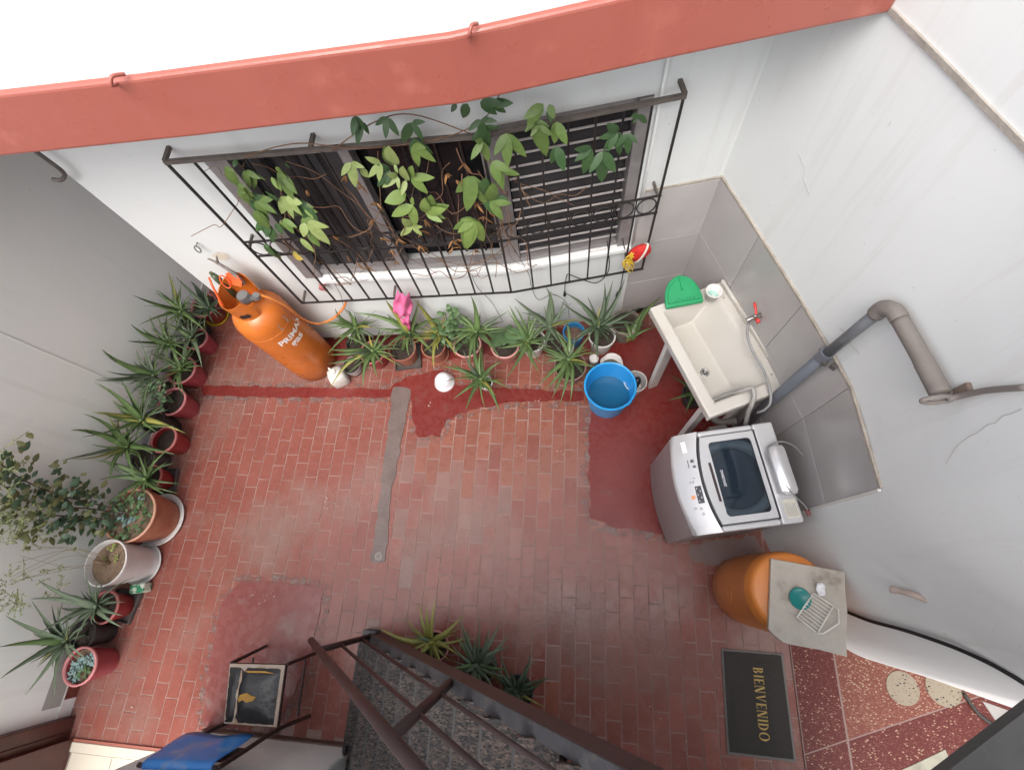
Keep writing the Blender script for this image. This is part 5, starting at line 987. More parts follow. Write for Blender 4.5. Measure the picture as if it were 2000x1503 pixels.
for k in range(4):      # rounded inner corners of the lid opening
    cx, cy, a0 = c4[k]; ex = (G[0] if k in (0, 3) else G[1]); ey = (G[2] if k in (0, 1) else G[3])
    P_ = [(cx + r * math.cos(a0 + t), cy + r * math.sin(a0 + t)) for t in (0, .4, .8, 1.2, 1.57)]
    b.prism([wq(ex, ey)] + [wq(*p) for p in P_], .9, .9182)
obj('lid_corner', b, silver2, lid)
b = B(); b.prism([wq(-.118, -.13), wq(-.103, -.13), wq(-.108, .10), wq(-.123, .10)], .9187, .9205); obj('handle_slot', b, mat('dark maroon slot', (.035, .018, .022), rough=.4), lid)
me = text_mesh('SAMSUNG', .021, .0005)
for v in me.vertices: q = wq(-.052 - v.co.y * 1.0, .0 + v.co.x * -1.0); v.co = (*q, .9172)
# letters read from the far side towards the near side
obj('lettering', me, mat('pale print', (.6, .62, .65), rough=.5), lid)
# tub under the glass
b = B(); b.lathe([(.20, .86), (.235, .88), (.235, .892), (.20, .896), (.185, .885), (.18, .85)], (*wq(.02, 0), 0), 40, closed_b=False); obj('balance_ring', b, mat('cream plastic ring', (.72, .73, .69), rough=.4), wm, smooth=True)
b = B(); b.lathe([(.05, .6), (.18, .6), (.181, .86)], (*wq(.02, 0), 0), 40); obj('drum', b, mat('drum steel', (.16, .17, .18), (.12, .125, .13), 30, .35, metal=.3), wm, smooth=True)
b = B(); b.lathe([(.001, .66), (.05, .65), (.12, .605)], (*wq(.02, 0), 0), 24, closed_b=False); obj('pulsator', b, mat('grey pulsator', (.18, .19, .19), rough=.4), wm, smooth=True)
b = B(); tquad(b, -.12, .18, -.255, .255, .837, .842); obj('tub_cover', b, mat('bluish grey tub cover', (.24, .27, .30), rough=.4), wm)
b = B(); tquad(b, .186, .194, -.26, .26, .88, .9195); obj('lid_seam', b, darkgap, wm)
b = B(); tquad(b, -.12, .30, .2595, .2625, .88, .917); obj('lid_seam', b, darkgap, wm)
b = B(); tquad(b, -.12, .30, -.2625, -.2595, .88, .917); obj('lid_seam', b, darkgap, wm)
b = B(); tquad(b, .225, .30, -.27, -.165, .9182, .9195); lb = obj('info_label', b, mat('cream printed label', (.60, .58, .50), (.5, .48, .42), 60, .6), wm)
b = B()
for k in range(7): tquad(b, .232 + k * .009, .235 + k * .009, -.262, -.262 + rnd.uniform(.05, .09), .9195, .9201)
obj('label_print', b, mat('grey print', (.3, .29, .27), rough=.7), lb)
obj('drain_hose', B().tube(arc(SINKHOSE + [(1.12, .97, .75)], 8), .014, 10), mat('grey corrugated hose', (.33, .32, .30), (.26, .25, .24), 60, .5), wm, smooth=True)
# silver appliance on the deck
ap = thing('silver_appliance', 'rounded silver appliance with a grey cord lying across the washer back', 'appliance', (1.25, .64, .92))
a_ = [Vector((*wq(.265, .115), .9625)), Vector((*wq(.265, -.125), .9625))]
b = B(); ax = (a_[1] - a_[0]).normalized(); sd = Vector((ax.y, -ax.x, 0)); vs = []; fs = []; prof = [(-.055, -.042), (-.05, .0), (-.035, .028), (-.01, .036), (.03, .034), (.05, .02), (.056, -.042)]
for p, f in ((a_[0] - ax * .018, .8), (a_[0], 1), (a_[1], 1), (a_[1] + ax * .02, .75)):
    for u_, v_ in prof: vs.append(p + sd * (u_ * f) + Vector((0, 0, v_ * (f if v_ > 0 else 1))))
m7 = len(prof)
for i in range(3):
    for k in range(m7): k2 = (k + 1) % m7; fs.append((i * m7 + k, i * m7 + k2, (i + 1) * m7 + k2, (i + 1) * m7 + k))
fs += [tuple(range(m7))[::-1], tuple(3 * m7 + k for k in range(m7))]
obj('body', b.add(vs, fs), mat('shiny silver plastic', (.62, .62, .63), (.58, .58, .59), 5, .22, metal=.5), ap, auto=35)
obj('cord', B().tube(arc(WCORD, 8), .0045, 7), mat('grey cord', (.20, .20, .20), rough=.5), ap, smooth=True)
obj('plug', B().tube([(1.335, .43, .93), (1.345, .40, .925)], [.014, .012], 8), mat('maroon plug', (.16, .05, .05), rough=.5), ap, smooth=True)

# ================================================================= SINK
e1, e2 = Vector((.921, .389)), Vector((.389, -.921)); s0_ = Vector((.522, 1.722))
def sq(d, w_, z_): q = s0_ + e1 * d + e2 * w_; return (q.x, q.y, z_)
sk = thing('utility_sink', 'cream laundry sink with a deep basin on white legs', 'sink', (.9, 1.43, 0))
LW_, LD = .835, .53
loops = [(.0, LD, 0, LW_, .885), (.0, LD, 0, LW_, .95), (.075, LD - .075, .055, LW_ - .075, .947), (.085, LD - .10, .07, LW_ - .085, .915), (.095, .30, .12, LW_ - .11, .745)]
b = B()
for d0, d1, w0, w1, z_ in loops: b.v += [sq(d0, w0, z_), sq(d1, w0, z_), sq(d1, w1, z_), sq(d0, w1, z_)]
for i in range(len(loops) - 1):
    for k in range(4): k2 = (k + 1) % 4; b.f.append((i * 4 + k, i * 4 + k2, i * 4 + 4 + k2, i * 4 + 4 + k))
b.f.append((16, 17, 18, 19))
under = [(.0, LD, 0, LW_, .885), (.02, LD - .02, .02, LW_ - .02, .885), (.06, .36, .08, LW_ - .08, .725)]
o_ = len(b.v)
for d0, d1, w0, w1, z_ in under: b.v += [sq(d0, w0, z_), sq(d1, w0, z_), sq(d1, w1, z_), sq(d0, w1, z_)]
for i in range(2):
    for k in range(4): k2 = (k + 1) % 4; b.f.append((o_ + i * 4 + k2, o_ + i * 4 + k, o_ + i * 4 + 4 + k, o_ + i * 4 + 4 + k2))
b.f.append((o_ + 11, o_ + 10, o_ + 9, o_ + 8))
sinkm = mat('cream sink stone', (.525, .51, .47), (.50, .48, .435), 4, .35, .0, 30, c3=(.43, .38, .31), s3=3, f3=.60)
obj('basin', b, sinkm, sk, bevel=.012, bseg=3, auto=50)
b = B(); b.box(sq(LD - .012, LW_ / 2, .968), (.024, LW_ - .012, .036), math.atan2(e1.y, e1.x)); obj('back_lip', b, sinkm, sk, bevel=.008, bseg=3)
q = sq(.20, LW_ * .60, .7455); b = B().lathe([(.032, 0), (.032, .003), (.024, .004), (.022, .0)], q, 24); obj('drain', b, mat('chrome drain', (.45, .45, .44), rough=.25, metal=.7), sk, smooth=True)
b = B()
for k in range(6): a = k * math.pi / 3; b.lathe([(.005, .0045), (.001, .0046)], (q[0] + .012 * math.cos(a), q[1] + .012 * math.sin(a), q[2]), 8, closed_b=False)
obj('drain_hole', b, blackm, sk)
b = B()
for w_ in (.12, .72): b.lathe([(.005, 0), (.001, .0005)], sq(LD - .052, w_, .9505), 10, closed_b=False)
obj('screw_hole', b, blackm, sk)
for d, w_ in ((.07, .24), (.07, .735), (LD - .08, .13), (LD - .08, .735)):
    c = sq(d, w_, .44); obj('leg', B().box(c, (.075, .035, .875), math.atan2(e1.y, e1.x)), mat('white painted leg', (.66, .645, .62), (.58, .56, .53), 6, .5), sk, bevel=.004)
# green plastic half round scrubbing board
gn = thing('green_washboard', 'half round green plastic washboard on the far end of the sink', 'washboard', (.75, 1.8, .955))
gm = mat('green plastic', (.005, .235, .085), (.008, .28, .10), 5, .38)
A, C_ = Vector((.625, 1.700)), Vector((.870, 1.752)); mid = (A + C_) / 2; ux = (C_ - A).normalized(); uy = Vector((-ux.y, ux.x)); hw = (C_ - A).length / 2
prf = [tuple(mid + ux * (hw * math.cos(a)) + uy * (.195 * math.sin(a) ** .85)) for a in [math.pi * k / 18 for k in range(19)]]
def tilt(b):
    for i, p in enumerate(b.v):
        d = (Vector(p[:2]) - mid).dot(uy); b.v[i] = (p[0], p[1], p[2] + d * .28)
    return b
obj('board', tilt(B().prism(prf, .953, .985)), gm, gn, bevel=.008, bseg=3)
b = B(); rim2 = [tuple(mid + ux * (hw * .86 * math.cos(a)) + uy * (.02 + .145 * math.sin(a) ** .85)) for a in [math.pi * k / 18 for k in range(19)]]
obj('raised_panel', tilt(B().prism(rim2, .985, .993)), gm, gn, bevel=.004)
for k in range(9):
    p = mid + ux * (hw * (-.8 + 1.6 * k / 8)); obj('ridge', tilt(B().box((*(p + uy * .028), .996), (.018, .02, .008), math.atan2(ux.y, ux.x))), gm, gn, bevel=.002)
obj('rib', tilt(B().bar((*(mid + uy * .09), .997), (*(mid + uy * .19), .99), .012, .014)), gm, gn, bevel=.003)
# cup
cx, cy = .928, 1.803
cu = thing('white_cup', 'white plastic cup with teal residue at the sink corner', 'cup', (cx, cy, .951))
obj('body', B().lathe([(.04, .951), (.05, 1.02), (.054, 1.02), (.054, 1.03), (.047, 1.03), (.037, .957), (.001, .957)], (cx, cy, 0), 28), wpl, cu, smooth=True)
obj('residue', B().lathe([(.0405, .975), (.02, .973), (.001, .978)], (cx, cy, 0), 24, closed_b=False), mat('teal detergent', (.15, .42, .36), (.6, .66, .63), 40, .5), cu, smooth=True)
# tap on the wall
tp = Vector(MISC['tap']); nrm_t = Vector((-.94, -.34, 0)); nickel = mat('worn nickel', (.36, .34, .32), (.28, .26, .25), 20, .35, metal=.8); redp = mat('red plastic handle', (.58, .05, .045), rough=.4)
ta = thing('wall_tap', 'nickel wall tap with red levers above the sink', 'tap', tuple(tp))
obj('flange', B().tube([tp, tp + nrm_t * .012], .024, 16), nickel, ta, auto=40)
obj('spout', B().tube(arc([tp + nrm_t * .01, tp + nrm_t * .06, tp + nrm_t * .095 + Vector((0, 0, -.012))], 5), .013, 10).tube([tp + nrm_t * .05 + Vector((0, 0, .0)), tp + nrm_t * .05 + Vector((0, 0, .03))], .012, 10), nickel, ta, smooth=True)
obj('lever', B().tube(arc([tp + nrm_t * .05 + Vector((0, 0, .035)), tp + nrm_t * .055 + Vector((.0, .03, .05)), tp + nrm_t * .06 + Vector((0, .075, .055))], 4), [.007] * 5 + [.009] * 3 + [.007], 8), redp, ta, smooth=True)
obj('lever', B().tube([tp + nrm_t * .03 + Vector((.0, -.012, -.01)), tp + nrm_t * .035 + Vector((.012, -.035, -.01))], [.012, .014], 10), redp, ta, smooth=True)
obj('hose', B().tube(arc([tuple(tp + nrm_t * .075 + Vector((0, -.004, -.01)))] + TAPHOSE, 8), .0085, 8), mat('grey hose', (.27, .27, .27), (.22, .22, .22), 20, .4), ta, smooth=True)
# bits of plumbing between sink and washer
pb = thing('drain_trap', 'grey plumbing fittings between the sink and the washing machine', 'plumbing', (.98, 1.0, .3))
pvc = mat('grey pvc', (.13, .138, .15), (.11, .118, .13), 4, .38); pvc2 = mat('dusty grey pipe', (.20, .178, .162), (.165, .148, .135), 6, .6, .2, 50)
obj('trap', B().tube(arc([(.95, 1.2, .72), (.96, 1.18, .5), (1.05, 1.1, .42), (1.16, 1.08, .5)], 6), .025, 10), pvc2, pb, smooth=True)
obj('box', B().box((1.0, .99, .5), (.12, .05, .2), .2), pvc2, pb, bevel=.01)
# standing pipe and cross pipe
pp = thing('pvc_pipe', 'grey waste pipe rising by the washer and bending along the white wall', 'pipe', (1.265, 1.11, .3))
obj('lower_pipe', B().tube([(1.262, 1.108, .05), (1.262, 1.108, 1.56)], .03, 16), mat('bluish grey pvc', (.13, .143, .168), (.115, .128, .15), 4, .35), pp, smooth=True)
obj('collar', B().tube([(1.262, 1.108, 1.50), (1.262, 1.108, 1.565)], .034, 16), MATS['bluish grey pvc'], pp, auto=40)
hp = [Vector(p) for p in MISC['hp']]
obj('upper_pipe', B().tube([(1.264, 1.107, 1.54), (1.266, 1.10, 1.985)], .025, 16), pvc, pp, smooth=True)
obj('elbow', B().tube(arc([(1.266, 1.10, 1.96), (1.268, 1.098, 2.01), (1.28, 1.065, 2.045), (1.29, 1.025, 2.05)], 5), .034, 16), pvc2, pp, smooth=True)
obj('cross_pipe', B().tube(arc([(1.29, 1.025, 2.05), (1.318, .90, 2.055), (1.333, .78, 2.07), (1.338, .70, 2.085)], 5), [.032] * 8 + [.034] * 8, 16), pvc2, pp, smooth=True)
b = B().torus((1.315, .672, 2.095), (1, .1, 0), (0, .2, 1), .052, .022, .009, 24, 8); obj('end_ring', b, pvc2, pp, smooth=True)
obj('stop_plate', B().box((1.388, .70, 2.12), (.02, .035, .07), -.05), mat('rusty brown plate', (.20, .15, .12), (.14, .1, .08), 14, .8), pp, bevel=.004)
rd = [Vector(p) for p in MISC['rod']]
obj('thin_pipe', B().tube(arc([(1.345, .672, 2.10)] + [tuple(p) for p in rd], 6), .011, 9), pvc2, pp, smooth=True)
b = B().bar((1.262, 1.15, 1.515), (1.262, 1.06, 1.515), .02, .02).bar((1.29, 1.06, 1.52), (1.31, 1.04, 1.52), .02, .03); obj('pipe_clamp', b, iron, pp)
# stub on the right wall
st, st2 = Vector(MISC['stub']), Vector(MISC['stub2'])
sb_ = thing('wall_stub', 'short bent pipe stub painted over, sticking from the white wall', 'pipe stub', tuple(st))
obj('pipe', B().tube(arc([tuple(st + Vector((.02, -.02, .03))), tuple(st + Vector((-.03, .0, .02))), tuple(st + Vector((-.055, .01, -.02))), tuple(st2)], 5), [.014] * 12 + [.017] * 4, 10), mat('pinkish painted iron', (.42, .34, .30), (.3, .24, .2), 14, .7, .3, 50), sb_, smooth=True)
# black cable along the right wall, and its tail on the floor
cb = thing('wall_cable', 'thick black cable strung along the white wall at the right', 'cable', CABLE[0])
obj('cable', B().tube(arc(CABLE, 6), .009, 8), blackm, cb, smooth=True)
single('floor_cable', B().tube(arc([(x_, y_, .022) for x_, y_, _ in MISC['fcable']], 6), .0105, 8), mat('dull black cable', (.03, .03, .025), rough=.6), 'short black cable lying on the red terrazzo', 'cable', smooth=True)

# ================================================================= BARREL, SLAB AND WHAT LIES ON IT
bax, bay = 1.243, -.015
barm = mat('orange drum plastic', (.62, .215, .045), (.57, .185, .036), 3, .36, .05, 30, c3=(.52, .2, .06), s3=8, f3=.62)
br = thing('orange_barrel', 'orange plastic barrel under a marble slab by the doormat', 'barrel', (bax, bay, 0))
obj('body', B().lathe([(.195, .002), (.218, .03), (.225, .2), (.227, .45), (.224, .70), (.226, .71), (.226, .725), (.223, .735), (.218, .79), (.205, .808), (.19, .812), (.001, .812)], (bax, bay, 0), 48), barm, br, smooth=True, )
obj('mould_mark', B().torus((bax - .2355, bay - .03, .47), (0, 1, 0), (0, 0, 1), .05, .03, .002, 22, 5), barm, br, smooth=True)
marble = mat('grey beige marble', (.44, .405, .35), (.35, .315, .265), 9, .35, .04, 40, c3=(.22, .185, .15), s3=9, f3=.57)
obs = single('marble_slab', B().prism(SLAB, .8135, .84), marble, 'chipped grey marble slab lying on the orange barrel', 'slab', bevel=.003)
dx, dy = DISH[0], DISH[1]
ds = thing('teal_dish', 'round teal plastic lid on the marble slab', 'lid', (dx, dy, .84))
obj('disc', B().lathe([(.05, .8405), (.057, .85), (.053, .852), (.046, .846), (.001, .845)], (dx, dy, 0), 32), mat('teal plastic', (.005, .17, .16), (.008, .21, .19), 8, .3), ds, smooth=True)
wire = mat('white coated wire', (.72, .70, .64), rough=.4)
rk = thing('wire_rack', 'white wire soap rack lying on the marble slab', 'rack', (1.33, -.1, .84)); RP = [Vector(p) for p in RACK]; dz_ = Vector((0, 0, -.022))
for k in range(4): obj('frame_wire', B().tube([RP[k] + dz_, RP[(k + 1) % 4] + dz_], .0042, 7), wire, rk, smooth=True)
for k in range(1, 9): obj('cross_wire', B().tube([RP[0].lerp(RP[3], k / 9) + dz_, RP[1].lerp(RP[2], k / 9) + dz_], .0026, 6), wire, rk, smooth=True)
obj('hanger_wire', B().tube([Vector(p) + dz_ for p in RACKT], .0042, 7), wire, rk, smooth=True)
for k in range(4): obj('foot', B().tube([RP[k] + dz_, RP[k] + Vector((0, 0, -.03))], .004, 6), wire, rk)
b = B(); cxl = Vector(CLOTH); r2 = random.Random(9); n = 7; vs = []; fs = []
for i in range(n):
    for j in range(n): u_, v_ = i / (n - 1) - .5, j / (n - 1) - .5; vs.append(cxl + Vector((u_ * .04 * (1.2 - abs(v_)), v_ * .065, .006 + .018 * abs(math.sin(u_ * 7 + v_ * 5)) + r2.uniform(0, .006))))
for i in range(n - 1):
    for j in range(n - 1): fs.append((i * n + j, (i + 1) * n + j, (i + 1) * n + j + 1, i * n + j + 1))
clo = single('white_rag', b.add(vs, fs), mat('white cotton', (.78, .78, .80), rough=.9), 'crumpled white rag beside the wire rack on the slab', 'rag', smooth=True); md = clo.modifiers.new('thickness', 'SOLIDIFY'); md.thickness = .003

# ================================================================= DOORMAT
dm = thing('doormat', 'dark grey doormat reading BIENVENIDO in gold', 'doormat', (1.25, -.7, 0))
mp_ = [Vector(p) for p in MAT_]; cen = sum(mp_, Vector((0, 0))) / 4
obj('border', B().prism([tuple(p) for p in mp_], .002, .007), mat('grey rubber border', (.14, .135, .122), (.165, .16, .148), 12, .75, .3, 120), dm, bevel=.002)
obj('pile', B().prism([tuple(cen + (p - cen) * f if False else cen + Vector(((p - cen).x * .925, (p - cen).y * .95))) for p in mp_], .005, .012), mat('charcoal mat pile', (.046, .042, .037), (.06, .055, .048), 90, .95, 1, 260), dm)
wb, ww = serif_word('BIENVENIDO', .064)
ex = ((mp_[2] + mp_[3]) / 2 - (mp_[0] + mp_[1]) / 2); ex.normalize(); ey = Vector((-ex.y, ex.x))
if ey.x < 0: ey = -ey
sc_ = .415 / ww; c0 = cen + ey * (-.005) - ex * (.415 / 2 + .0)
wb.v = [(*(c0 + ex * (p[0] * sc_) + ey * (p[1] * 1.0)), .0132) for p in wb.v]
obj('lettering', wb, mat('gold lettering', (.47, .34, .11), (.40, .28, .09), 60, .8), dm)

# ================================================================= CHAIR
ch_m = mat('dark brown steel tube', (.035, .018, .017), (.05, .028, .025), 12, .4, metal=.2)
chs = [Vector((x_, y_)) for x_, y_ in ((-2.20, -.665), (-1.815, -.645), (-1.79, -.985), (-2.145, -.995))]
chr_ = thing('chair', 'old metal chair with a torn black vinyl seat', 'chair', (-2, -.83, 0))
cc = sum(chs, Vector((0, 0))) / 4
obj('seat_frame', B().prism([tuple(cc + (p - cc) * 1.015) for p in chs], .425, .452), ch_m, chr_, bevel=.006)
obj('seat_board', B().prism([tuple(p) for p in chs], .4525, .462), mat('pale worn edge', (.38, .27, .19), (.45, .4, .35), 9, .7), chr_, bevel=.003)
ns = 14; vs = []; fs = []; vin = mat('black vinyl', (.022, .022, .023), (.03, .03, .031), 10, .33, .35, 22)
for i in range(ns + 1):
    for j in range(ns + 1):
        u_, v_ = .02 + .92 * i / ns, .06 + .91 * j / ns
        p = chs[0].lerp(chs[1], u_).lerp(chs[3].lerp(chs[2], u_), v_); e_ = min(i, ns - i, j, ns - j); hgt = .463 + .028 * min(1, e_ / 4) ** .6
        if abs(u_ - (.28 - .05 * v_)) < .045: hgt -= .014
        vs.append((*p, hgt + .003 * math.sin(i * 1.7 + j * 2.3)))
for i in range(ns):
    for j in range(ns): a0 = i * (ns + 1) + j; fs.append((a0, a0 + ns + 1, a0 + ns + 2, a0 + 1))
cu_ = obj('cushion', B().add(vs, fs), vin, chr_, smooth=True)
def seat_pt(u_, v_, z_): p = chs[0].lerp(chs[1], u_).lerp(chs[3].lerp(chs[2], u_), v_); return (*p, z_)
foam = mat('yellow foam', (.52, .29, .06), (.45, .24, .06), 30, .9, .6, 80)
crack = mat('torn pale lining', (.52, .43, .33), (.34, .22, .13), 25, .9)
b = B(); 
for k in range(10): v0, v1 = .09 + k * .085, .09 + (k + 1) * .085; w0, w1 = .008 + .008 * ((k * 7) % 3), .008 + .008 * (((k + 1) * 7) % 3); c0, c1 = .28 - .05 * v0 + .012 * math.sin(k), .28 - .05 * v1 + .012 * math.sin(k + 1); b.add([seat_pt(c0 - w0, v0, .4905), seat_pt(c0 + w0, v0, .4905), seat_pt(c1 + w1, v1, .4905), seat_pt(c1 - w1, v1, .4905)], [(0, 1, 2, 3)])
obj('tear', b, crack, cu_)
b = B(); b.add([seat_pt(u_, v_, .494) for u_, v_ in ((.30, .50), (.42, .46), (.5, .50), (.6, .52), (.55, .585), (.44, .62), (.36, .58), (.30, .62), (.27, .57))], [tuple(range(9))]); obj('exposed_foam', b, foam, cu_)
b = B(); b.add([seat_pt(u_, v_, .494) for u_, v_ in ((.34, .10), (.7, .095), (.9, .13), (.6, .125), (.4, .13))], [tuple(range(5))]); obj('exposed_foam', b, foam, cu_)
RL, FRL = .013, .012
for top, foot in ((chs[0], (-2.235, -.62)), (chs[1], (-1.755, -.60))):
    obj('leg', B().tube(arc([(*top, .44), (*(top.lerp(Vector(foot), .2)), .36), (*foot, .006)], 5), FRL, 8), ch_m, chr_, smooth=True)
TOPL, TOPR = Vector((-2.26, -1.095, .90)), Vector((-1.85, -1.07, .90))
for p, foot, tp_ in ((chs[3], (-2.17, -1.05), TOPL), (chs[2], (-1.80, -1.03), TOPR)):
    q = Vector((p.x + (.012 if tp_ is TOPR else -.012), p.y - .01, .45))
    obj('back_post', B().tube(arc([(*foot, .006), tuple(q), tuple(q.lerp(tp_, .6)), tuple(tp_)], 5), .0135, 8), ch_m, chr_, smooth=True)
obj('top_rail', B().tube(arc([tuple(TOPL + Vector((-.05, 0, -.01))), tuple(TOPL), tuple(TOPR)], 4), .0135, 8), ch_m, chr_, smooth=True)
obj('back_board', B().bar((-2.25, -1.075, .76), (-1.86, -1.05, .76), .012, .2), ch_m, chr_)
for a, c in ((chs[0], chs[3]), (chs[1], chs[2])): obj('stretcher', B().tube([(*a, .2), (*c, .2)], .008, 6), ch_m, chr_)
# blue sheet over the backrest
b = B(); n, m = 12, 10; vs = []; fs = []
for i in range(n + 1):
    f = i / n
    for j in range(m + 1):
        g = j / m; base = Vector((-2.275, -1.09, 0)).lerp(Vector((-1.87, -1.065, 0)), f)
        if g < .62: q = g / .62; off = .02 + .012 * math.sin(f * 9 + q * 4) * (1 - q) * .6; p = base + Vector((.0 + .03 * (1 - q) * (f - .3), off + .045 * (1 - q), .60 + .30 * q))
        else:
            q = (g - .62) / .38; an = math.pi * min(1, q * 1.6); p = base + Vector((0, .02 * math.cos(an), .90 + .02 * math.sin(an) - (.18 * max(0, q - .5))))
        vs.append(p)
for i in range(n):
    for j in range(m): fs.append((i * (m + 1) + j, (i + 1) * (m + 1) + j, (i + 1) * (m + 1) + j + 1, i * (m + 1) + j + 1))
bs = single('blue_cover', b.add(vs, fs), mat('scuffed blue vinyl', (.035, .2, .56), (.04, .23, .62), 6, .22, .0, 30, c3=(.22, .30, .45), s3=6, f3=.56), 'scuffed blue vinyl cover draped over the chair back', 'cover', smooth=True); md = bs.modifiers.new('thickness', 'SOLIDIFY'); md.thickness = .004

# ================================================================= STAIRS AND RAILING
def granite():
    m = bpy.data.materials.new('brown grey granite'); m.use_nodes = True; n = m.node_tree.nodes; l = m.node_tree.links; b = n['Principled BSDF']; geo = n.new('ShaderNodeNewGeometry')
    v = n.new('ShaderNodeTexVoronoi'); v.inputs['Scale'].default_value = 80; mp = n.new('ShaderNodeMapping'); mp.inputs['Scale'].default_value = (1, 2.2, 1); mp.inputs['Rotation'].default_value = (0, 0, .7); l.new(geo.outputs['Position'], mp.inputs[0])
    nz = n.new('ShaderNodeTexNoise'); nz.inputs['Scale'].default_value = 40; l.new(geo.outputs['Position'], nz.inputs['Vector']); ad = n.new('ShaderNodeMix'); ad.data_type = 'RGBA'; ad.inputs[0].default_value = .04; l.new(mp.outputs[0], ad.inputs[6]); l.new(nz.outputs['Color'], ad.inputs[7]); l.new(ad.outputs[2], v.inputs['Vector'])
    r = n.new('ShaderNodeValToRGB'); s = n.new('ShaderNodeSeparateColor'); l.new(v.outputs['Color'], s.inputs[0]); l.new(s.outputs[0], r.inputs[0]); e = r.color_ramp.elements
    e[0].position = 0; e[0].color = (.008, .008, .01, 1); e[1].position = 1; e[1].color = (.12, .09, .076, 1)
    for p_, c_ in ((.35, (.026, .026, .028)), (.55, (.055, .042, .036)), (.8, (.075, .056, .048))): q_ = e.new(p_); q_.color = (*c_, 1)
    l.new(r.outputs[0], b.inputs['Base Color']); b.inputs['Roughness'].default_value = .5; b.inputs['Specular IOR Level'].default_value = .2; return m
gra = granite(); gedge = mat('broken granite edge', (.07, .07, .074), (.04, .04, .044), 14, .5, .4, 40, c3=(.14, .12, .105), s3=10, f3=.6)
brn = mat('brown stringer paint', (.055, .029, .025), (.045, .023, .02), 5, .5, .2, 40)
sr = thing('staircase', 'steep granite staircase rising from the floor under the brown railing', 'staircase', (-1.45, -.9, 0))
RI, TR = .2, .143; NS = 14
for k in range(NS):
    x0 = -1.45 + TR * k; z1 = RI * (k + 1) - .04; tone = gra
    st_ = obj('step', B().box((x0 + .085, -.955 + rnd.uniform(-.003, .003), z1 - .0125), (.178, .89, .025)), gra, sr, bevel=.004)
    obj('nosing_joint', B().box((x0 - .0065, -.9575, z1 - .012), (.009, .85, .022)), blackm, st_)
    obj('riser', B().box((x0 + .012, -.9575, z1 - .025 - .085), (.016, .853, .168)), gra, st_)
pts = [(-1.46, .0), (-1.46, .12)]
def sline(x): return 1.40 * (x + 1.345)
def stringer(y0, y1, lo, hi, xa=-1.47, xb=.62):
    prof = [(xa, max(0, sline(xa) + lo)), (xa, sline(xa) + hi), (xb, sline(xb) + hi), (xb, sline(xb) + lo), (-1.345 - lo / 1.4, 0.0)]
    b = B(); n = len(prof); b.v = [(x, y0, z) for x, z in prof] + [(x, y1, z) for x, z in prof]
    b.f = [tuple(range(n)), tuple(range(n, 2 * n))[::-1]] + [((i + 1) % n, i, n + i, n + (i + 1) % n) for i in range(n)]; return b
obj('stringer', stringer(-.505, -.47, 0, .20), brn, sr)
b = B(); r2 = random.Random(14); N = 60; L_ = []
for i in range(N + 1):
    x_ = -1.47 + (.62 + 1.47) * i / N; z_ = sline(x_) + .204; yi = -.512 - r2.uniform(0, .012) - (.02 if r2.random() < .18 else 0)
    b.v += [(x_, -.468, z_), (x_, yi, z_ + r2.uniform(0, .006)), (x_, yi, z_ - .02), (x_, -.468, z_ - .02)]
for i in range(N):
    for k in range(4): b.f.append((i * 4 + k, i * 4 + (k + 1) % 4, i * 4 + 4 + (k + 1) % 4, i * 4 + 4 + k))
b.f += [(3, 2, 1, 0), tuple(N * 4 + k for k in range(4))]
obj('granite_edging', b, gedge, sr)
obj('foot_block', B().box((-1.42, -.478, .045), (.10, .06, .09)), gedge, sr, bevel=.006)
obj('side_panel', B().prism([(-1.44, -1.40), (-1.425, -1.40), (-1.425, -1.13), (-1.44, -1.13)], .0, .2), gra, sr)
rl = mat('dark brown painted iron', (.040, .023, .022), (.03, .017, .017), 9, .42, .1, 60, c3=(.12, .095, .085), s3=16, f3=.66, spec=.35)
rg = thing('stair_railing', 'dark brown iron stair railing with a round handrail', 'railing', (-1.42, -.49, 0))
YR = -.49
def onl(x, x0, z0, s=1.495): return (x, YR, z0 + (x - x0) * s)
obj('handrail', B().tube([onl(-1.665, -1.665, .47), onl(.15, -1.665, .47)], .021, 14), rl, rg, smooth=True)
obj('rail', B().tube([onl(-1.445, -1.49, .12), onl(.2, -1.49, .12)], .0095, 10), rl, rg, smooth=True)
obj('rail', B().tube([onl(-1.455, -1.446, .51), onl(.2, -1.446, .51)], .0095, 10), rl, rg, smooth=True)
obj('post', B().tube([(-1.40, -.485, .08), (-1.445, YR, .80)], .018, 12), rl, rg, smooth=True)
obj('post', B().tube([(-.53, YR, 1.30), (-.525, YR, 2.16)], .02, 12), rl, rg, smooth=True)
obj('post', B().tube([(.18, YR, 2.3), (.18, YR, 3.2)], .027, 12), rl, rg, smooth=True)

# ================================================================= HANGING THINGS
for i, wpts in enumerate(WIRES):
    lab = ['black power cord hanging below the window to a plug', 'black cord looping under the window sill at the right', 'thin twisted wire dangling under the bend of the window', 'short black cord with a plug below the grille', 'thin wire running down the wall behind the big aloe', 'thin dry vine hanging from the left end of the window'][i]
    wt = thing('hanging_cord', lab, 'cord' if i != 5 else 'vine', wpts[0])
    obj('cord', B().tube(arc(wpts, 6), .0038 if i in (0, 1, 3) else .0022, 6), blackm if i < 4 else mat('brown wire', (.06, .045, .04), rough=.7), wt, smooth=True)
    if i in (0, 3): e = Vector(wpts[-1]); obj('plug', B().tube([e + Vector((0, 0, .01)), e + Vector((0, -.005, -.04))], [.006, .014], 8), blackm, wt, smooth=True)
hk = single('pipe_hook', B().tube(arc(HOOK, 6), .011, 9), iron, 'bent iron pipe hook under the red slab edge at the wall end', 'hook', smooth=True)
e = Vector(EYE); ey_ = thing('wall_eye', 'small iron eye screwed into the white wall above the gas cylinder', 'hook', tuple(e))
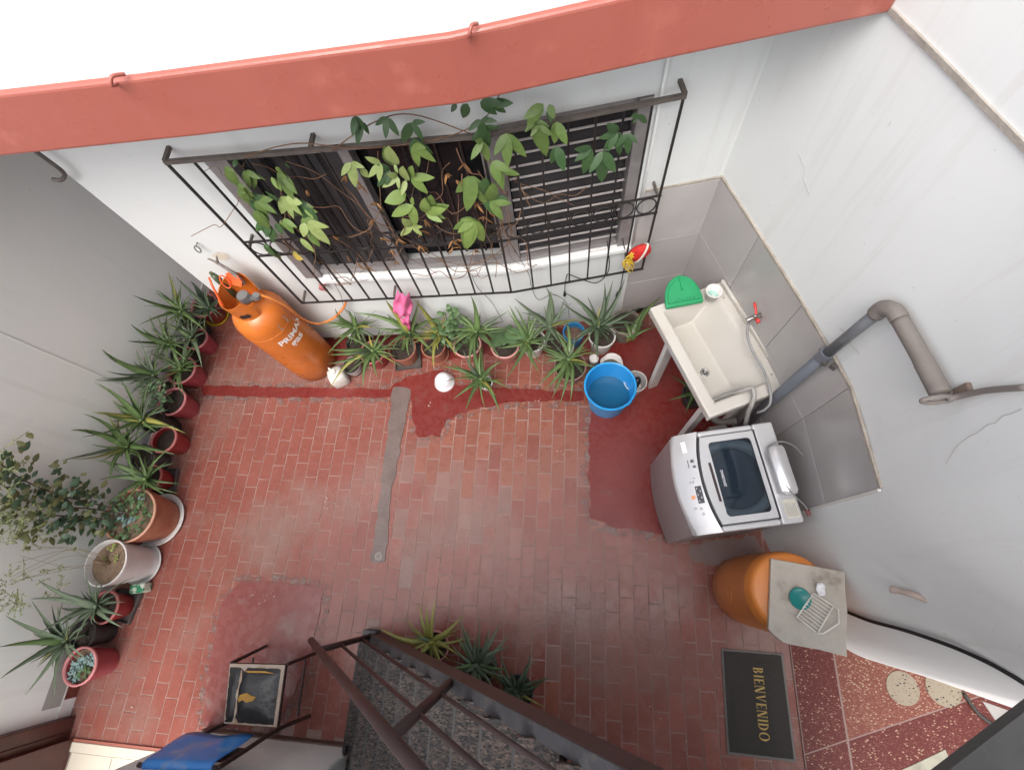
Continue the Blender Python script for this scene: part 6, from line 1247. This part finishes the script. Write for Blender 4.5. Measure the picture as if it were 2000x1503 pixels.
obj('ring', B().torus(e + Vector((0, -.02, 0)), (1, 0, 0), (0, .3, 1), .018, .026, .004, 18, 6), iron, ey_, smooth=True)
obj('shank', B().tube([e + Vector((0, .02, .02)), e + Vector((0, -.015, .02))], .004, 6), iron, ey_)
# pink cloth
PK = [Vector(p) for p in PINK]; pink = mat('pink cloth', (.72, .16, .33), (.64, .12, .28), 10, .85, .3, 40)
pk = thing('pink_cloth', 'bright pink cloth hung over the bottom rail of the grille', 'cloth', tuple(PK[-1]))
b = B(); vs = []; fs = []; rows = [(PK[0], PK[1]), (PK[2], PK[3]), (PK[4], PK[5]), (PK[6], PK[5].lerp(PK[7], .35)), (PK[7] + Vector((-.012, 0, .02)), PK[7])]
nr, nc = 24, 10
for i in range(nr + 1):
    f = i / nr * (len(rows) - 1); k = min(int(f), len(rows) - 2); t = f - k; A, C_ = rows[k][0].lerp(rows[k + 1][0], t), rows[k][1].lerp(rows[k + 1][1], t)
    for j in range(nc + 1): g = j / nc; vs.append(A.lerp(C_, g) + Vector((0, -.016 * math.sin(g * 11 + i * .25) - .012 * math.sin(i * .8) - .03 * math.sin(g * math.pi), 0)))
for i in range(nr):
    for j in range(nc): fs.append((i * (nc + 1) + j, (i + 1) * (nc + 1) + j, (i + 1) * (nc + 1) + j + 1, i * (nc + 1) + j + 1))
po = obj('cloth', b.add(vs, fs), pink, pk, smooth=True); md = po.modifiers.new('thickness', 'SOLIDIFY'); md.thickness = .006
q = PK[5].lerp(PK[4], .45) + Vector((0, -.03, 0)); obj('tag', B().box(tuple(q), (.03, .004, .03)), wht, pk)
# red and yellow bundle
g_ = Vector(BAG); bg_ = thing('red_bundle', 'red mesh scrubber tied with yellow ribbon in the lower right grille corner', 'scrubber', tuple(g_))
b = B(); r2 = random.Random(2); vs = []; fs = []; n, m = 16, 10
for i in range(m + 1):
    th = math.pi * i / m
    for j in range(n): ph = 2 * math.pi * j / n; k_ = 1 + r2.uniform(-.06, .06); vs.append(g_ + Vector((.07 * math.sin(th) * math.cos(ph) * k_ + .03 * math.cos(th), .035 * math.sin(th) * math.sin(ph) * k_, .085 * math.cos(th) * k_)))
for i in range(m):
    for j in range(n): fs.append((i * n + j, i * n + (j + 1) % n, (i + 1) * n + (j + 1) % n, (i + 1) * n + j))
obj('scrubber', B().add(vs, fs), mat('red mesh', (.55, .02, .015), (.42, .015, .012), 30, .7, .5, 60), bg_, smooth=True)
b = B()
for k in range(7):
    a = k * .9; p0 = g_ + Vector((-.05 + .015 * math.cos(a), -.03, .05 * math.sin(a))); b.tube(arc([tuple(p0), tuple(p0 + Vector((-.03 + .02 * math.sin(k), -.015, -.02))), tuple(p0 + Vector((.0, -.01, -.07 - .02 * (k % 3)))), tuple(p0 + Vector((.015, -.005, -.12)))], 4), .005, 5)
obj('ribbon', b, mat('yellow ribbon', (.62, .42, .03), rough=.6), bg_, smooth=True)
b = B(); b.torus(g_ + Vector((.015, -.0, .0)), (.35, 0, 1), (0, 1, 0), .095, .04, .008, 22, 6); obj('white_binding', b, mat('pale binding', (.6, .55, .5), rough=.8), bg_, smooth=True)
single('red_valve', B().tube([wp('L', 1.42, .02, .95), wp('L', 1.42, .07, .95)], [.026, .022], 8).tube([wp('L', 1.42, .05, .97), wp('L', 1.40, .06, .91)], .012, 6), mat('dusty red fitting', (.40, .14, .14), (.32, .1, .1), 20, .7), 'small dusty red fitting at the left foot of the window frame', 'fitting')
